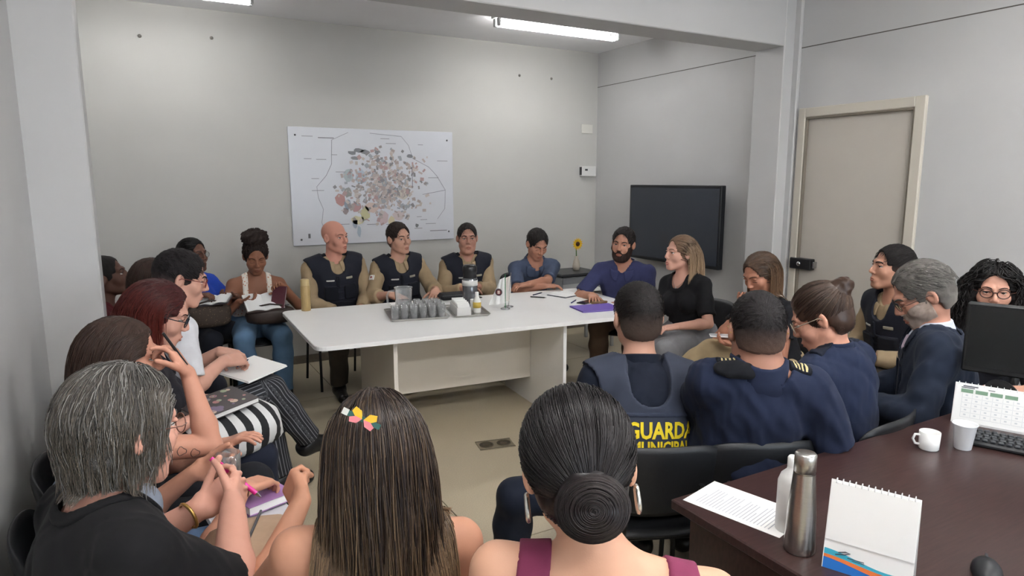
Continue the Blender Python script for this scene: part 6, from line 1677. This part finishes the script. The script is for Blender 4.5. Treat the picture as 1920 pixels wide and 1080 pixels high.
# ------------------------------------------------------------------ things people hold
def bag(name, c, size, rz, m, label, handle=True, mh=None, cat='bag', tilt=0.0, p=3.0):
    r = empty(name, c, math.radians(rz)); r.rotation_euler[0] = math.radians(tilt); lab(r, label, cat)
    sx, sy, sz = size; V = []; F = []; n, k = 28, 16
    for i in range(k + 1):
        t = -math.pi / 2 + math.pi * i / k
        ct, s_ = math.cos(t), math.sin(t); e = 2 / p
        for q in range(n):
            a = 2 * math.pi * q / n; f = lambda v: math.copysign(abs(v) ** e, v)
            x, y, z = f(ct) * f(math.cos(a)), f(ct) * f(math.sin(a)), f(s_)
            w = 1 + .03 * math.sin(5 * a + 3 * z) + .02 * math.sin(9 * a - 4 * z)
            V.append((x * sx / 2 * w, y * sy / 2 * w, z * sz / 2))
    for i in range(k):
        for q in range(n): F.append((i * n + q, i * n + (q + 1) % n, (i + 1) * n + (q + 1) % n, (i + 1) * n + q))
    b = MB(); b.add(V, F, True); b.build('bag_body', m, r)
    MB().tube([(-sx * .4, 0, sz * .495), (0, 0, sz * .51), (sx * .4, 0, sz * .495)], .004, 6).build('zip', mat('zip_grey', (70, 70, 74), .4), r)
    if handle:
        for s in (-1, 1):
            MB().tube([(-sx * .28, s * sy * .3, sz * .42), (-sx * .24, s * sy * .42, sz * .62), (0, s * sy * .45, sz * .72), (sx * .24, s * sy * .42, sz * .62), (sx * .28, s * sy * .3, sz * .42)], .006, 7).build('handle', mh or m, r)
    return r
def book(name, c, size, rot, col, label, cat='notebook', spread=False):
    r = empty(name, c); r.rotation_euler = [math.radians(a) for a in rot]; lab(r, label, cat)
    w, d, h = size
    cm = mat('cover_%d_%d_%d' % col, col, .45)
    if not spread:
        MB().box((-w / 2, -d / 2, 0), (w / 2, d / 2, .0025), .001).build('cover', cm, r); MB().box((-w / 2 + .003, -d / 2 + .003, .0026), (w / 2 - .003, d / 2 - .003, h - .0026)).build('page_block', M_PAPER, r)
        if col != (238, 238, 236): MB().box((-w / 2, -d / 2, h - .0025), (w / 2, d / 2, h), .001).build('front_cover', cm, r)
    else:
        for s in (-1, 1):
            V = []; F = []; n = 8
            for i in range(n + 1):
                u = i / n; z = h * (.25 + .9 * math.sin(math.pi * min(1, u * 1.15)) * .6) + u * h * .5
                for y in (-d / 2, d / 2): V.append((s * u * w / 2, y, z))
            for i in range(n): F.append((2 * i, 2 * i + 2, 2 * i + 3, 2 * i + 1))
            o = len(V); V += [(x, y, z - h * .5) for x, y, z in V]; F += [tuple(o + k for k in f[::-1]) for f in F]
            F += [(2 * i + q, o + 2 * i + q, o + 2 * i + 2 + q, 2 * i + 2 + q) for i in range(n) for q in (0, 1)] + [(2 * n, 2 * n + 1, o + 2 * n + 1, o + 2 * n)]
            b = MB(); b.add(V, F, True); b.build('page_block', M_PAPER, r)
            b = MB(); b.box((min(0, s * (w / 2 + .004)), -d / 2 - .003, -.004), (max(0, s * (w / 2 + .004)), d / 2 + .003, -.001)); b.build('cover', cm, r)
    return r
bag('handbag', (.40, 5.17, .69), (.30, .17, .17), 5, M_CAMEO, 'brown quilted handbag on the lap of the woman in blue', mh=mat('leather_dark', (52, 40, 34), .5))
book('open_notebook', (.42, 5.16, .795), (18, -8, -30), (0, 0, 0), (90, 84, 92), 'small open notebook on the brown handbag') if False else book('open_notebook', (.44, 5.15, .80), (.22, .15, .018), (15, -6, -25), (90, 84, 92), 'small open notebook on the brown handbag', spread=True)
bag('dark_handbag', (.80, 5.06, .675), (.34, .18, .13), -8, mat('leather_brown', (58, 46, 42), .5, noise=.1), 'soft dark brown bag on the lap of the woman with the top bun', mh=mat('leather_dark', (52, 40, 34), .5))
book('open_notebook', (.755, 5.05, .77), (.26, .19, .02), (28, 0, 4), (88, 74, 72), 'open notebook held by the woman with the top bun', spread=True)
slab_ = book('red_covered_diary', (.865, 5.03, .80), (.10, .17, .016), (60, 0, -30), (84, 40, 50), 'dark red spotted diary cover held upright by the woman with the top bun')
book('white_notepad', (.44, 3.45, .715), (.27, .22, .012), (8, -3, 38), (238, 238, 236), 'large white notepad on the lap of the person in white t-shirt')
pen(.40, 3.43, .755, 60, (60, 64, 90), 'thin pen in the writing hand above the white notepad')
bag('striped_backpack', (.255, 2.83, .655), (.40, .34, .18), 25, M_BW, 'black and white striped bag on the lap of the red haired woman', handle=False, tilt=8)
bk = book('illustrated_book', (.225, 2.80, .757), (.25, .18, .022), (6, -4, 28), (58, 50, 52), 'dark illustrated book lying on the striped bag', 'book')
m = MB(); R9 = random.Random(3)
for k in range(26):
    x, y = R9.uniform(-.10, .10), R9.uniform(-.07, .07); m.lathe([(0, .0222), (R9.uniform(.006, .018), .0223)], (x, y, 0), 8, False, R9.randrange(4))
m.build('cover_picture', [mat('pic_a', (170, 110, 110), .4), mat('pic_b', (150, 160, 130), .4), mat('pic_c', (196, 170, 150), .4), mat('pic_d', (110, 90, 120), .4)], bk)['kind'] = 'stuff'
g_ = empty('water_glass', (.185, 2.10, .725)); lab(g_, 'clear drinking glass held over jeans beside the grey haired woman', 'glass')
MB().lathe([(0, 0), (.028, 0), (.031, .004), (.036, .105), (.0345, .105), (.029, .010), (0, .008)], n=24).build('glass_body', M_GLASS, g_)
book('purple_book', (.275, 2.08, .655), (.15, .11, .028), (0, 0, 20), (150, 110, 160), 'purple covered book on the jeans, under the hand with bracelet', 'book')
book('lower_book', (.23, 2.04, .628), (.22, .16, .020), (0, 0, 8), (200, 200, 206), 'pale closed book beneath the purple book', 'book')
bag('beige_handbag', (.185, 1.70, .675), (.36, .28, .15), 70, mat('leather_beige', (176, 148, 122), .5, noise=.05), 'beige leather bag on the lap of the grey haired woman', handle=False)
pk = empty('pink_pen', (.165, 1.80, .885)); pk.rotation_euler = (0, math.radians(38), math.radians(-35)); lab(pk, 'bright pink pen held by the grey haired woman', 'pen')
MB().tube([(-.07, 0, 0), (.08, 0, 0)], .0065, 10).build('barrel', mat('pen_pink', (226, 50, 150), .35), pk); MB().tube([(.08, 0, 0), (.095, 0, 0)], [.006, .0015], 10).build('tip', mat('chrome', (190, 190, 192), .25, 1.0), pk)
MB().tube([(-.055, 0, .0085), (-.015, 0, .0095)], .0018, 6).build('clip', mat('pen_pink', (226, 50, 150), .35), pk)
ph = empty('black_pen', (.075, 2.325, 1.115)); ph.rotation_euler = (0, math.radians(62), math.radians(10)); lab(ph, 'black pen held near the mouth of the brown haired woman', 'pen')
MB().tube([(-.07, 0, 0), (.06, 0, 0)], .0045, 8).build('barrel', mat('pen_black', (30, 30, 32), .35), ph); MB().tube([(.06, 0, 0), (.074, 0, 0)], [.0042, .001], 8).build('tip', mat('chrome', (190, 190, 192), .25, 1.0), ph)
sp_ = slab('mobile_phone', 2.965, 2.735, .735, .15, .075, .009, 140, (210, 210, 212), 'pale mobile phone in the lap hand of the woman with crossed legs', 'phone', screen=(190, 192, 196))
